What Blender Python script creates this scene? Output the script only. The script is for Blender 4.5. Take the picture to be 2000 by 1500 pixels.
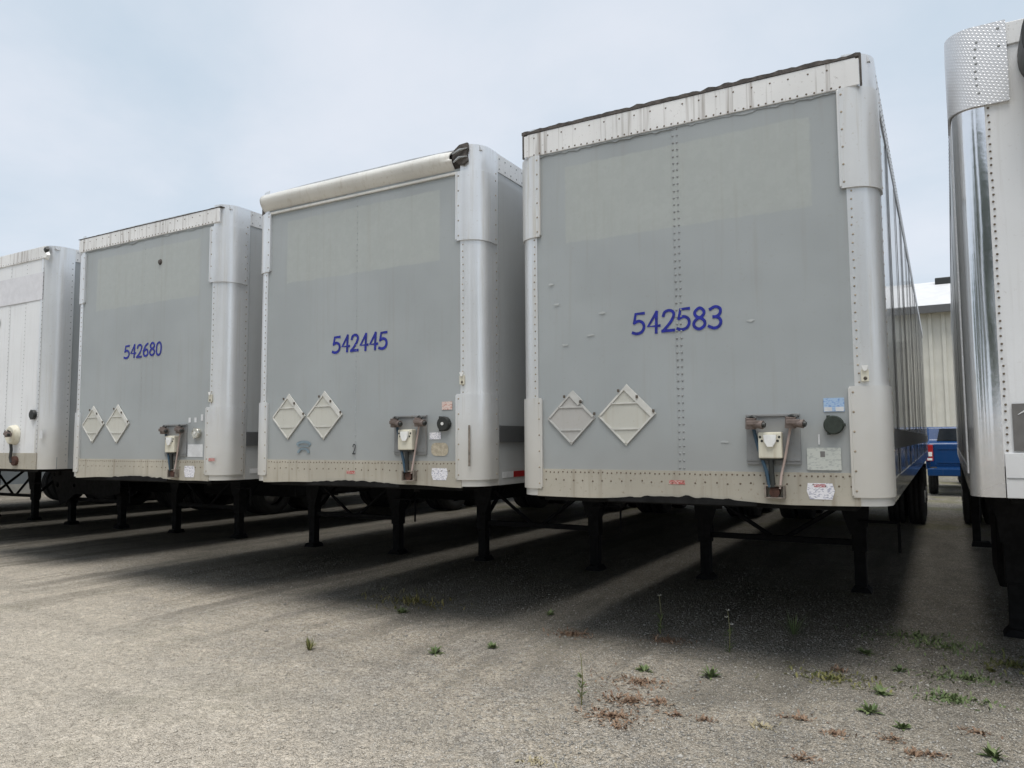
import bpy, bmesh, math, random
import numpy as np
from mathutils import Vector, Matrix
from mathutils.geometry import tessellate_polygon

for o in list(bpy.data.objects): bpy.data.objects.remove(o)
scene = bpy.context.scene
C = scene.collection
rnd = random.Random(7)
R_ = math.radians

# ------------------------------------------------------------------ camera
cam_d = bpy.data.cameras.new('camera'); cam = bpy.data.objects.new('camera', cam_d); C.objects.link(cam)
cam_d.sensor_width = 36; cam_d.lens = 36*1460.5/2000; cam_d.clip_end = 2000; cam_d.clip_start = 0.05
pitch, yaw, roll = 0.0763928, 0.5179662, -0.006427
fw = Vector((-math.sin(yaw)*math.cos(pitch), math.cos(yaw)*math.cos(pitch), math.sin(pitch)))
rt = Vector((math.cos(yaw), math.sin(yaw), 0)); up = rt.cross(fw)
rt2 = rt*math.cos(roll)+up*math.sin(roll); up2 = -rt*math.sin(roll)+up*math.cos(roll)
m = Matrix((rt2, up2, -fw)).transposed().to_4x4(); m.translation = (0, 0, 1.5684)
cam.matrix_world = m
scene.camera = cam

# ------------------------------------------------------------------ world, sun, exposure
SUN_EL, SUN_AZ = R_(70), R_(158)          # azimuth from +Y clockwise
w = bpy.data.worlds.new('World'); scene.world = w; w.use_nodes = True
nt = w.node_tree; nt.nodes.clear()
def N(nt, t, **k):
    n = nt.nodes.new(t)
    for a, b in k.items():
        if a == 'inp':
            for i, v in b.items(): n.inputs[i].default_value = v
        else: setattr(n, a, b)
    return n
sky = N(nt, 'ShaderNodeTexSky', sky_type='NISHITA', sun_disc=False, sun_elevation=SUN_EL, sun_rotation=SUN_AZ, air_density=1.0, dust_density=2.0, ozone_density=1.0)
tc = N(nt, 'ShaderNodeTexCoord'); sep = N(nt, 'ShaderNodeSeparateXYZ')
nt.links.new(tc.outputs['Generated'], sep.inputs[0])
az_ = N(nt, 'ShaderNodeMath', operation='ABSOLUTE'); nt.links.new(sep.outputs[2], az_.inputs[0])
ad = N(nt, 'ShaderNodeMath', operation='ADD', inp={1: .22}); nt.links.new(az_.outputs[0], ad.inputs[0])
cmb = N(nt, 'ShaderNodeCombineXYZ')
for i in (0, 1):
    dv = N(nt, 'ShaderNodeMath', operation='DIVIDE'); nt.links.new(sep.outputs[i], dv.inputs[0]); nt.links.new(ad.outputs[0], dv.inputs[1]); nt.links.new(dv.outputs[0], cmb.inputs[i])
off = N(nt, 'ShaderNodeVectorMath', operation='ADD'); off.inputs[1].default_value = (8.76, 8.86, 0); nt.links.new(cmb.outputs[0], off.inputs[0])
n1 = N(nt, 'ShaderNodeTexNoise', inp={'Scale': 1.15, 'Detail': 7, 'Roughness': .55, 'Distortion': .3}); nt.links.new(off.outputs[0], n1.inputs['Vector'])
mr = N(nt, 'ShaderNodeMapRange', interpolation_type='SMOOTHSTEP', inp={1: .24, 2: .76, 3: 0, 4: 1}); nt.links.new(n1.outputs[0], mr.inputs[0])
cr = N(nt, 'ShaderNodeMix', data_type='RGBA'); cr.inputs[6].default_value = (4.75, 5.6, 6.4, 1); cr.inputs[7].default_value = (6.55, 6.85, 7.4, 1)
nt.links.new(mr.outputs[0], cr.inputs[0])
mx = N(nt, 'ShaderNodeMix', data_type='RGBA'); mx.inputs[0].default_value = .86
nt.links.new(sky.outputs[0], mx.inputs[6]); nt.links.new(cr.outputs[2], mx.inputs[7])
bg = N(nt, 'ShaderNodeBackground', inp={1: .076}); nt.links.new(mx.outputs[2], bg.inputs[0])
wo = N(nt, 'ShaderNodeOutputWorld'); nt.links.new(bg.outputs[0], wo.inputs[0])
sd = bpy.data.lights.new('sun', 'SUN'); sd.energy = 1.5; sd.angle = R_(34); sd.color = (1, .96, .9)
so = bpy.data.objects.new('sun', sd); C.objects.link(so)
sdir = Vector((math.sin(SUN_AZ)*math.cos(SUN_EL), math.cos(SUN_AZ)*math.cos(SUN_EL), math.sin(SUN_EL)))
so.rotation_euler = (-sdir).to_track_quat('-Z', 'Y').to_euler(); so.location = (0, 0, 20)
vs = scene.view_settings; vs.view_transform = 'Standard'; vs.look = 'None'; vs.exposure = 0.80; vs.gamma = 1; vs.use_curve_mapping = False
scene.render.engine = 'CYCLES'
scene.cycles.use_adaptive_sampling = True; scene.cycles.adaptive_threshold = .02
scene.cycles.max_bounces = 5; scene.cycles.diffuse_bounces = 3; scene.cycles.glossy_bounces = 3

# ------------------------------------------------------------------ materials
def mat_new(name):
    mt = bpy.data.materials.new(name); mt.use_nodes = True
    nt = mt.node_tree; b = nt.nodes['Principled BSDF']
    return mt, nt, b
def rgba(c): return (c[0], c[1], c[2], 1)
def coords(nt, scale=(1, 1, 1), kind='Object', rand=True):
    tc = N(nt, 'ShaderNodeTexCoord'); mp = N(nt, 'ShaderNodeMapping'); mp.inputs['Scale'].default_value = scale
    if rand:
        oi = N(nt, 'ShaderNodeObjectInfo'); vm = N(nt, 'ShaderNodeVectorMath', operation='MULTIPLY_ADD')
        nt.links.new(oi.outputs['Location'], vm.inputs[0]); vm.inputs[1].default_value = (.37, .91, 0); nt.links.new(tc.outputs[kind], vm.inputs[2])
        nt.links.new(vm.outputs[0], mp.inputs[0])
    else: nt.links.new(tc.outputs[kind], mp.inputs[0])
    return mp.outputs[0]
def mixc(nt, fac, a, b):
    mx = N(nt, 'ShaderNodeMix', data_type='RGBA')
    for s, v in ((0, fac), (6, a), (7, b)):
        if isinstance(v, (int, float)): mx.inputs[s].default_value = v
        elif isinstance(v, tuple): mx.inputs[s].default_value = rgba(v)
        else: nt.links.new(v, mx.inputs[s])
    return mx.outputs[2]
def mth(nt, op, a, b=None, c=None, clamp=False):
    n = N(nt, 'ShaderNodeMath', operation=op); n.use_clamp = clamp
    for i, v in enumerate((a, b, c)):
        if v is None: continue
        if isinstance(v, (int, float)): n.inputs[i].default_value = v
        else: nt.links.new(v, n.inputs[i])
    return n.outputs[0]
def ramp01(nt, x, lo, hi, a=0., b=1., smooth=True):
    n = N(nt, 'ShaderNodeMapRange', inp={1: lo, 2: hi, 3: a, 4: b})
    if smooth: n.interpolation_type = 'SMOOTHSTEP'
    nt.links.new(x, n.inputs[0]); return n.outputs[0]
def noise(nt, vec, scale, detail=4, rough=.55, dist=0):
    n = N(nt, 'ShaderNodeTexNoise', inp={'Scale': scale, 'Detail': detail, 'Roughness': rough, 'Distortion': dist}); nt.links.new(vec, n.inputs['Vector']); return n.outputs[0]
def bump(nt, b, h, strength=.2, dist=.01):
    n = N(nt, 'ShaderNodeBump', inp={'Strength': strength, 'Distance': dist}); nt.links.new(h, n.inputs['Height']); nt.links.new(n.outputs[0], b.inputs['Normal'])
def dirty(name, col, dirt=(.22, .17, .11), amount=.5, streak=.5, rough=.45, metal=0., lowgrime=0., var=.06, bumpy=0., streak_scale=22, z0=1.15, z1=2.2, patch=False):
    """painted or bare sheet: blotchy base, vertical run-off streaks, spatter, road film low down"""
    mt, nt, b = mat_new(name)
    v = coords(nt); c0 = N(nt, 'ShaderNodeTexCoord').outputs['Object']
    big = noise(nt, v, 1.3, 3)
    base = mixc(nt, ramp01(nt, big, .3, .7), tuple(x*(1-var) for x in col), tuple(min(1, x*(1+var)) for x in col))
    if patch:                                   # lighter sheet left where the old lettering was peeled off
        sp = N(nt, 'ShaderNodeSeparateXYZ'); nt.links.new(c0, sp.inputs[0])
        wob = mth(nt, 'MULTIPLY', mth(nt, 'SUBTRACT', noise(nt, v, 9, 3), .5), .035)
        px = mth(nt, 'ABSOLUTE', mth(nt, 'ADD', mth(nt, 'ADD', sp.outputs[0], -.02), wob)); pz = mth(nt, 'ABSOLUTE', mth(nt, 'ADD', mth(nt, 'SUBTRACT', sp.outputs[2], 3.39), wob))
        fx = ramp01(nt, px, .885, .9, 1, 0); fz = ramp01(nt, pz, .295, .31, 1, 0)
        mk = mth(nt, 'MULTIPLY', fx, fz)
        ghost = mixc(nt, ramp01(nt, noise(nt, v, 14, 6, .7), .42, .62), tuple(x*y for x, y in zip(col, (1.11, 1.1, 1.035))), tuple(x*y for x, y in zip(col, (1.17, 1.16, 1.09))))
        base = mixc(nt, mth(nt, 'MULTIPLY', mk, .85), base, ghost)
    vs_ = coords(nt, (streak_scale, streak_scale, .9)); st = noise(nt, vs_, 1.0, 3, .6)
    f1 = mth(nt, 'MULTIPLY', ramp01(nt, st, .5, .78), streak)
    sp_ = noise(nt, v, 38, 3, .7); f2 = mth(nt, 'MULTIPLY', ramp01(nt, sp_, .6, .74), amount)
    f = mth(nt, 'MAXIMUM', f1, f2)
    if lowgrime:
        s3 = N(nt, 'ShaderNodeSeparateXYZ'); nt.links.new(c0, s3.inputs[0])
        zz = mth(nt, 'ADD', s3.outputs[2], mth(nt, 'MULTIPLY', mth(nt, 'SUBTRACT', noise(nt, v, 3, 4), .5), .5))
        f = mth(nt, 'MAXIMUM', f, mth(nt, 'MULTIPLY', ramp01(nt, zz, z0, z1, 1, 0), lowgrime))
    colr = mixc(nt, f, base, dirt)
    nt.links.new(colr, b.inputs['Base Color'])
    r = ramp01(nt, f, 0, 1, rough, min(.9, rough+.35), smooth=False); nt.links.new(r, b.inputs['Roughness'])
    if metal:
        nt.links.new(ramp01(nt, f, 0, 1, metal, metal*.3, smooth=False), b.inputs['Metallic'])
    if bumpy: bump(nt, b, noise(nt, v, 6, 4), bumpy, .01)
    return mt
def plain(name, col, rough=.6, metal=0., var=.12, scale=12, bumpy=0., spec=None):
    mt, nt, b = mat_new(name); v = coords(nt)
    n = noise(nt, v, scale, 5, .6)
    nt.links.new(mixc(nt, ramp01(nt, n, .3, .7), tuple(x*(1-var) for x in col), tuple(min(1, x*(1+var)) for x in col)), b.inputs['Base Color'])
    b.inputs['Roughness'].default_value = rough; b.inputs['Metallic'].default_value = metal
    if spec is not None: b.inputs['Specular IOR Level'].default_value = spec
    if bumpy: bump(nt, b, noise(nt, v, scale*3, 5), bumpy, .005)
    return mt
M = {}
M['grey'] = dirty('grey_paint', (.342, .366, .373), amount=.14, streak=.13, rough=.38, lowgrime=.16, var=.055, z0=1.3, z1=1.9, patch=True)
M['grey_side'] = dirty('grey_side_paint', (.33, .35, .36), amount=.1, streak=.12, rough=.35, lowgrime=.1, var=.04)
M['gloss_side'] = dirty('glossy_grey_side', (.47, .485, .49), amount=.05, streak=.1, rough=.085, lowgrime=.12, var=.03, z1=1.6)
M['scuff'] = plain('pale_scuff', (.43, .45, .45), .6)
M['seam'] = plain('dark_seam_strip', (.27, .275, .28), .45)
M['white_side'] = dirty('white_side_paint', (.68, .68, .66), amount=.12, streak=.35, rough=.3, lowgrime=.3, var=.04, z1=1.8)
M['white'] = dirty('white_paint', (.76, .77, .78), amount=.15, streak=.18, rough=.4, lowgrime=.2, var=.03, z1=1.7)
M['rail_white'] = dirty('weathered_white_rail', (.76, .76, .755), dirt=(.17, .13, .1), amount=.5, streak=.85, rough=.5, var=.07, streak_scale=26)
M['rail_beige'] = dirty('grimy_bottom_rail', (.42, .39, .325), dirt=(.19, .15, .1), amount=.7, streak=.5, rough=.65, var=.13, streak_scale=14)
M['post'] = dirty('brushed_corner_metal', (.8, .81, .82), dirt=(.45, .41, .33), amount=.35, streak=.35, rough=.28, metal=.55, lowgrime=.55, var=.05, z0=1.3, z1=2.1)
M['post_white'] = dirty('weathered_corner_sheet', (.72, .73, .735), dirt=(.42, .38, .3), amount=.4, streak=.5, rough=.33, metal=.6, lowgrime=.4, var=.05, z0=1.2, z1=2.4)
M['sleeve'] = dirty('corner_sleeve_metal', (.78, .79, .8), dirt=(.45, .41, .33), amount=.35, streak=.45, rough=.3, metal=.55, lowgrime=.5, var=.06, z0=1.3, z1=2.0)
M['sleeve_white'] = dirty('weathered_sleeve_sheet', (.71, .71, .70), dirt=(.42, .37, .28), amount=.4, streak=.6, rough=.36, metal=.5, lowgrime=.45, var=.06, z0=1.2, z1=2.3)
M['fairing'] = dirty('yellowed_white_fairing', (.68, .67, .635), dirt=(.32, .25, .16), amount=.35, streak=.25, rough=.5, var=.08)
M['gasket'] = plain('dark_gasket', (.085, .075, .068), .85, var=.4, scale=25, bumpy=.5)
M['rivet'] = plain('dull_rivet', (.3, .31, .31), .5, .4)
M['rivet_rust'] = plain('rusty_rivet', (.34, .29, .22), .7, .2, var=.3)
M['rivet_dark'] = plain('dark_rust_rivet', (.13, .1, .07), .75)
M['sealant'] = plain('grey_sealant', (.34, .36, .37), .7, var=.2)
M['black'] = plain('black_underframe', (.011, .011, .011), .8, var=.35, scale=9, bumpy=.3, spec=.15)
M['blacksteel'] = plain('black_leg_steel', (.011, .011, .012), .7, var=.4, scale=14, bumpy=.3, spec=.2)
M['rubber'] = plain('tyre_rubber', (.02, .02, .02), .85, var=.25, scale=20, bumpy=.3)
M['rim'] = dirty('dull_wheel_rim', (.45, .45, .44), amount=.5, streak=.2, rough=.5, metal=.5, var=.1)
M['roof'] = plain('roof_sheet', (.6, .6, .6), .4, .6)
M['placard'] = dirty('cream_placard', (.52, .515, .465), dirt=(.33, .27, .18), amount=.3, streak=.3, rough=.5, var=.06)
M['placard_pink'] = dirty('faded_placard', (.44, .43, .41), dirt=(.3, .26, .2), amount=.3, streak=.3, rough=.5, var=.06)
M['placard_edge'] = plain('placard_rim', (.6, .595, .56), .5, 0, .08)
M['placard_edge_grey'] = plain('greyed_placard_rim', (.5, .5, .48), .5, 0, .08)
M['clip'] = plain('rusty_clip', (.12, .1, .08), .7, .3, .3)
M['plate'] = dirty('grey_connector_plate', (.235, .24, .24), dirt=(.15, .12, .09), amount=.5, streak=.5, rough=.6, var=.12)
M['brass'] = dirty('rusty_gladhand', (.17, .135, .12), dirt=(.07, .055, .045), amount=.6, streak=.4, rough=.6, metal=.3, var=.25)
M['cream'] = dirty('cream_plastic', (.66, .63, .52), dirt=(.35, .28, .17), amount=.3, streak=.4, rough=.5, var=.05)
M['whiteplastic'] = plain('white_plastic', (.78, .78, .76), .4)
M['blackplastic'] = plain('black_plastic', (.022, .024, .022), .5)
M['capgreen'] = plain('dark_green_cap', (.025, .034, .026), .6, 0, .25, 30, .3)
M['bluehose'] = plain('blue_hose', (.03, .07, .11), .6)
M['pinkhose'] = plain('faded_red_hose', (.46, .36, .32), .6)
M['rust'] = plain('rusty_bracket', (.075, .035, .025), .85, .1, .4, 20, .4)
M['bracket'] = plain('weathered_bracket', (.22, .19, .16), .75, .2, .35, 20, .4)
M['ink'] = plain('blue_ink', (.009, .016, .25), .5, var=.3, scale=30)
M['blackink'] = plain('black_ink', (.015, .015, .02), .45)
M['lens'] = plain('pale_marker_lens', (.72, .62, .36), .25)
M['chrome'] = plain('chrome_cap', (.6, .58, .52), .2, .9)
M['red'] = plain('red_tape', (.36, .012, .014), .4)
M['whitetape'] = plain('white_tape', (.62, .63, .64), .4)
M['blue'] = dirty('blue_vehicle_paint', (.006, .045, .15), dirt=(.1, .1, .1), amount=.15, streak=.1, rough=.25, var=.05)
M['bluepanel'] = dirty('blue_lower_panel', (.03, .085, .22), dirt=(.12, .11, .1), amount=.3, streak=.3, rough=.3, var=.12)
M['glass'] = plain('dark_glass', (.02, .025, .03), .08)
M['polish'] = dirty('polished_steel', (.82, .82, .83), dirt=(.4, .37, .33), amount=.10, streak=.12, rough=.13, metal=1., lowgrime=.45, var=.04, z0=1.1, z1=1.9, bumpy=.12)
M['darkpatch'] = plain('scuffed_grey_patch', (.15, .145, .14), .6, 0, .1)
M['cladding'] = dirty('cream_cladding', (.62, .60, .53), amount=.1, streak=.18, rough=.5, var=.05, streak_scale=2)
M['roofwhite'] = plain('pale_metal_roof', (.66, .66, .66), .5, 0, .05, 2)
M['trim'] = plain('dark_eave_trim', (.1, .1, .1), .6)
M['greywall'] = dirty('grey_block_wall', (.25, .27, .28), amount=.2, streak=.2, rough=.8, var=.08)
M['concrete'] = plain('pale_concrete', (.5, .48, .43), .85, 0, .1, 3)
def print_mat(name, paper, inks, scale=60, lo=.52, thr=.62):
    mt, nt, b = mat_new(name); v = coords(nt, (1, 1, 2.2))
    n = noise(nt, v, scale, 2, .4); col = paper
    col = mixc(nt, ramp01(nt, n, lo, thr), paper, inks)
    nt.links.new(col, b.inputs['Base Color']); b.inputs['Roughness'].default_value = .45
    return mt
M['sticker_white'] = print_mat('printed_white_sticker', (.78, .77, .8), (.4, .4, .48), 75)
M['sticker_blue'] = print_mat('printed_blue_sticker', (.36, .5, .68), (.2, .32, .6), 60)
M['sticker_red'] = print_mat('printed_red_sticker', (.55, .4, .36), (.42, .1, .09), 90, .42, .52)
M['sticker_pink'] = print_mat('faded_red_sticker', (.66, .55, .5), (.5, .22, .18), 70)
M['sticker_redband'] = print_mat('red_band_print', (.66, .6, .6), (.42, .12, .14), 120, .4, .5)
M['faded_white'] = plain('faded_lilac_white', (.68, .68, .71), .5, 0, .05)
M['document'] = print_mat('cream_document_plate', (.52, .54, .5), (.4, .42, .4), 55, .5, .62)
M['emblem'] = plain('faded_blue_emblem', (.19, .25, .29), .5, 0, .2)
M['beigespot'] = plain('beige_residue', (.42, .37, .28), .7, 0, .2, 40)
# diamond plate: brick-like raised lozenges
def diamond(name, col=(.78, .78, .79), rough=.38):
    mt, nt, b = mat_new(name); tcn = N(nt, 'ShaderNodeTexCoord'); sp = N(nt, 'ShaderNodeSeparateXYZ'); nt.links.new(tcn.outputs['Object'], sp.inputs[0])
    u = mth(nt, 'ADD', sp.outputs[0], mth(nt, 'MULTIPLY', sp.outputs[1], -1)); z = sp.outputs[2]
    k = 2*math.pi/.03
    a = mth(nt, 'SINE', mth(nt, 'MULTIPLY', mth(nt, 'ADD', u, z), k)); c = mth(nt, 'SINE', mth(nt, 'MULTIPLY', mth(nt, 'SUBTRACT', u, z), k*.5))
    h = ramp01(nt, mth(nt, 'MULTIPLY', a, c), .15, .6)
    nt.links.new(mixc(nt, h, tuple(x*.9 for x in col), col), b.inputs['Base Color'])
    b.inputs['Metallic'].default_value = .5; b.inputs['Roughness'].default_value = rough
    bump(nt, b, h, .4, .003); return mt
M['diamond'] = diamond('diamond_plate')
M['diamond_dark'] = diamond('dull_diamond_band', (.2, .205, .21), .4)
# gravel
def gravel_mat():
    mt, nt, b = mat_new('gravel_ground'); v = coords(nt, rand=False)
    big = noise(nt, v, .35, 5, .6, .4); mid = noise(nt, v, 1.9, 5, .6, .3)
    vor = N(nt, 'ShaderNodeTexVoronoi', inp={'Scale': 95, 'Randomness': 1}); nt.links.new(v, vor.inputs['Vector'])
    vor2 = N(nt, 'ShaderNodeTexVoronoi', inp={'Scale': 38, 'Randomness': 1}); nt.links.new(v, vor2.inputs['Vector'])
    base = mixc(nt, ramp01(nt, big, .35, .65), (.385, .338, .275), (.51, .448, .36))
    base = mixc(nt, mth(nt, 'MULTIPLY', ramp01(nt, mid, .42, .68), .65), base, (.28, .262, .238))
    hs = N(nt, 'ShaderNodeSeparateColor'); nt.links.new(vor.outputs['Color'], hs.inputs[0])
    g = ramp01(nt, hs.outputs[0], 0, 1, .62, 1.38, smooth=False)
    mul = N(nt, 'ShaderNodeMix', data_type='RGBA', blend_type='MULTIPLY'); mul.inputs[0].default_value = 1
    cg = N(nt, 'ShaderNodeCombineColor')
    for i in range(3): nt.links.new(g, cg.inputs[i])
    nt.links.new(base, mul.inputs[6]); nt.links.new(cg.outputs[0], mul.inputs[7])
    hs2 = N(nt, 'ShaderNodeSeparateColor'); nt.links.new(vor2.outputs['Color'], hs2.inputs[0])
    col = mixc(nt, mth(nt, 'MULTIPLY', ramp01(nt, hs2.outputs[1], .7, .95), .4), mul.outputs[2], (.54, .525, .49))
    sp = N(nt, 'ShaderNodeSeparateXYZ'); nt.links.new(v, sp.inputs[0])
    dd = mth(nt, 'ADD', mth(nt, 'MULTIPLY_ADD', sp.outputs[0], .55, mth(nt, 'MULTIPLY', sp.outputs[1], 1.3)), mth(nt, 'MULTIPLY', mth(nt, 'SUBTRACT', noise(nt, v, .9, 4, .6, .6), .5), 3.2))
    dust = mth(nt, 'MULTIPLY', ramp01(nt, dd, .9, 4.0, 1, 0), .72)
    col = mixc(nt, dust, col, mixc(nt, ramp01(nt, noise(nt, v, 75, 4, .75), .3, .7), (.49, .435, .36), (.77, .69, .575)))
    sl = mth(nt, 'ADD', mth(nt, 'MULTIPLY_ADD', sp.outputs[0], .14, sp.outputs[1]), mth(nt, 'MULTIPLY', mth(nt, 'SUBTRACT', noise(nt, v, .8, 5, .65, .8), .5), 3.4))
    soil_shade = mixc(nt, ramp01(nt, noise(nt, v, 2.6, 4, .6, .5), .35, .65), (.135, .128, .108), (.2, .185, .155))
    col = mixc(nt, mth(nt, 'MULTIPLY', ramp01(nt, sl, 3.9, 5.8), .72), col, soil_shade)  # darker soil, plus trailer shade put into the colour under and before them
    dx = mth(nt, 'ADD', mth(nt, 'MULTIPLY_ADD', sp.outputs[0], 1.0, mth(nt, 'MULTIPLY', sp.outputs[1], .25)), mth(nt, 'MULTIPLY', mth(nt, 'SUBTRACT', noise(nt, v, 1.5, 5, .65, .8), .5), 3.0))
    col = mixc(nt, mth(nt, 'MULTIPLY', ramp01(nt, dx, -1.6, 1.2), .42), col, soil_shade)  # same soil tone with shade painted in, growing towards the right
    trk = mth(nt, 'MULTIPLY', ramp01(nt, noise(nt, coords(nt, (.35, 2.6, 1), rand=False), 1.1, 4, .6, .5), .5, .68), .28)
    col = mixc(nt, trk, col, (.235, .215, .18))
    mm = noise(nt, v, 7, 5, .72, .4); m2 = noise(nt, v, 22, 4, .7)
    mt_ = mth(nt, 'MULTIPLY', ramp01(nt, mm, .3, .7, .86, 1.12), ramp01(nt, m2, .28, .72, .72, 1.24))
    cm = N(nt, 'ShaderNodeCombineColor')
    for i in range(3): nt.links.new(mt_, cm.inputs[i])
    ml = N(nt, 'ShaderNodeMix', data_type='RGBA', blend_type='MULTIPLY'); ml.inputs[0].default_value = 1; nt.links.new(col, ml.inputs[6]); nt.links.new(cm.outputs[0], ml.inputs[7]); col = ml.outputs[2]
    peb = N(nt, 'ShaderNodeTexVoronoi', inp={'Scale': 150, 'Randomness': 1}); nt.links.new(v, peb.inputs['Vector'])
    hp = N(nt, 'ShaderNodeSeparateColor'); nt.links.new(peb.outputs['Color'], hp.inputs[0])
    col = mixc(nt, mth(nt, 'MULTIPLY', ramp01(nt, hp.outputs[2], .66, .88), .6), col, (.7, .64, .545)); col = mixc(nt, mth(nt, 'MULTIPLY', ramp01(nt, hp.outputs[1], .76, .94), .42), col, (.19, .165, .13))
    ol = noise(nt, v, 1.1, 5, .7, .7); col = mixc(nt, mth(nt, 'MULTIPLY', ramp01(nt, ol, .54, .7), .22), col, (.2, .19, .12))
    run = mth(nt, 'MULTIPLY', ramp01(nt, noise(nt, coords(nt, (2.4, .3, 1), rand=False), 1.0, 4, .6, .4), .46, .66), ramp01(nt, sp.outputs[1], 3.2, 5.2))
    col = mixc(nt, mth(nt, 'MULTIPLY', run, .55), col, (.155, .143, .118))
    # moss and leaf litter towards the back of the yard
    moss = noise(nt, v, .8, 5, .65, .5)
    far = ramp01(nt, sp.outputs[1], 13, 16); 
    col = mixc(nt, mth(nt, 'MULTIPLY', mth(nt, 'MULTIPLY', ramp01(nt, moss, .45, .62), far), .6), col, (.2, .19, .09))
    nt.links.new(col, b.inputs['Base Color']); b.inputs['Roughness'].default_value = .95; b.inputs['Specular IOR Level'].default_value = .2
    h = mth(nt, 'ADD', mth(nt, 'MULTIPLY', vor.outputs['Distance'], -1), mth(nt, 'MULTIPLY', vor2.outputs['Distance'], -.8))
    bump(nt, b, h, 1.0, .014)
    return mt
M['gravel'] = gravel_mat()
def stone_mat():
    mt, nt, b = mat_new('gravel_stone'); g = N(nt, 'ShaderNodeNewGeometry')
    cr = N(nt, 'ShaderNodeValToRGB'); e = cr.color_ramp.elements
    e[0].position = 0; e[0].color = (.21, .205, .19, 1); e[1].position = 1; e[1].color = (.52, .5, .465, 1)
    for p, c in ((.3, (.25, .24, .22)), (.55, (.33, .305, .26)), (.82, (.41, .39, .35))):
        x = e.new(p); x.color = rgba(c)
    nt.links.new(g.outputs['Random Per Island'], cr.inputs[0]); sx = N(nt, 'ShaderNodeSeparateXYZ'); nt.links.new(coords(nt, rand=False), sx.inputs[0])
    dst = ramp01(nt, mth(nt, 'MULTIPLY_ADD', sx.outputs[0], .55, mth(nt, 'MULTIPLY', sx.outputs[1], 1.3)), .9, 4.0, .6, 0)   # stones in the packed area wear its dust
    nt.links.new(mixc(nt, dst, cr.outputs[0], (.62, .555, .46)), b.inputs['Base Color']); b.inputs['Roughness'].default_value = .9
    b.inputs['Specular IOR Level'].default_value = .25
    return mt
M['stone'] = stone_mat()
def leaf_mat(name, a, b_):
    mt, nt, b = mat_new(name); g = N(nt, 'ShaderNodeNewGeometry')
    nt.links.new(mixc(nt, g.outputs['Random Per Island'], a, b_), b.inputs['Base Color']); b.inputs['Roughness'].default_value = .7
    return mt
M['leaf'] = leaf_mat('weed_leaf', (.085, .13, .045), (.17, .21, .09))
M['leaf_olive'] = leaf_mat('olive_weed_leaf', (.1, .12, .035), (.22, .2, .07))
M['leaf_yellow'] = leaf_mat('yellowed_weed_leaf', (.17, .17, .05), (.34, .27, .1))
M['leaf_dry'] = leaf_mat('dry_weed_leaf', (.16, .095, .06), (.3, .205, .135))
M['leaf_straw'] = leaf_mat('straw_leaf', (.3, .25, .15), (.42, .37, .25))
M['petal'] = plain('pale_flower', (.7, .68, .6), .7)

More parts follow.
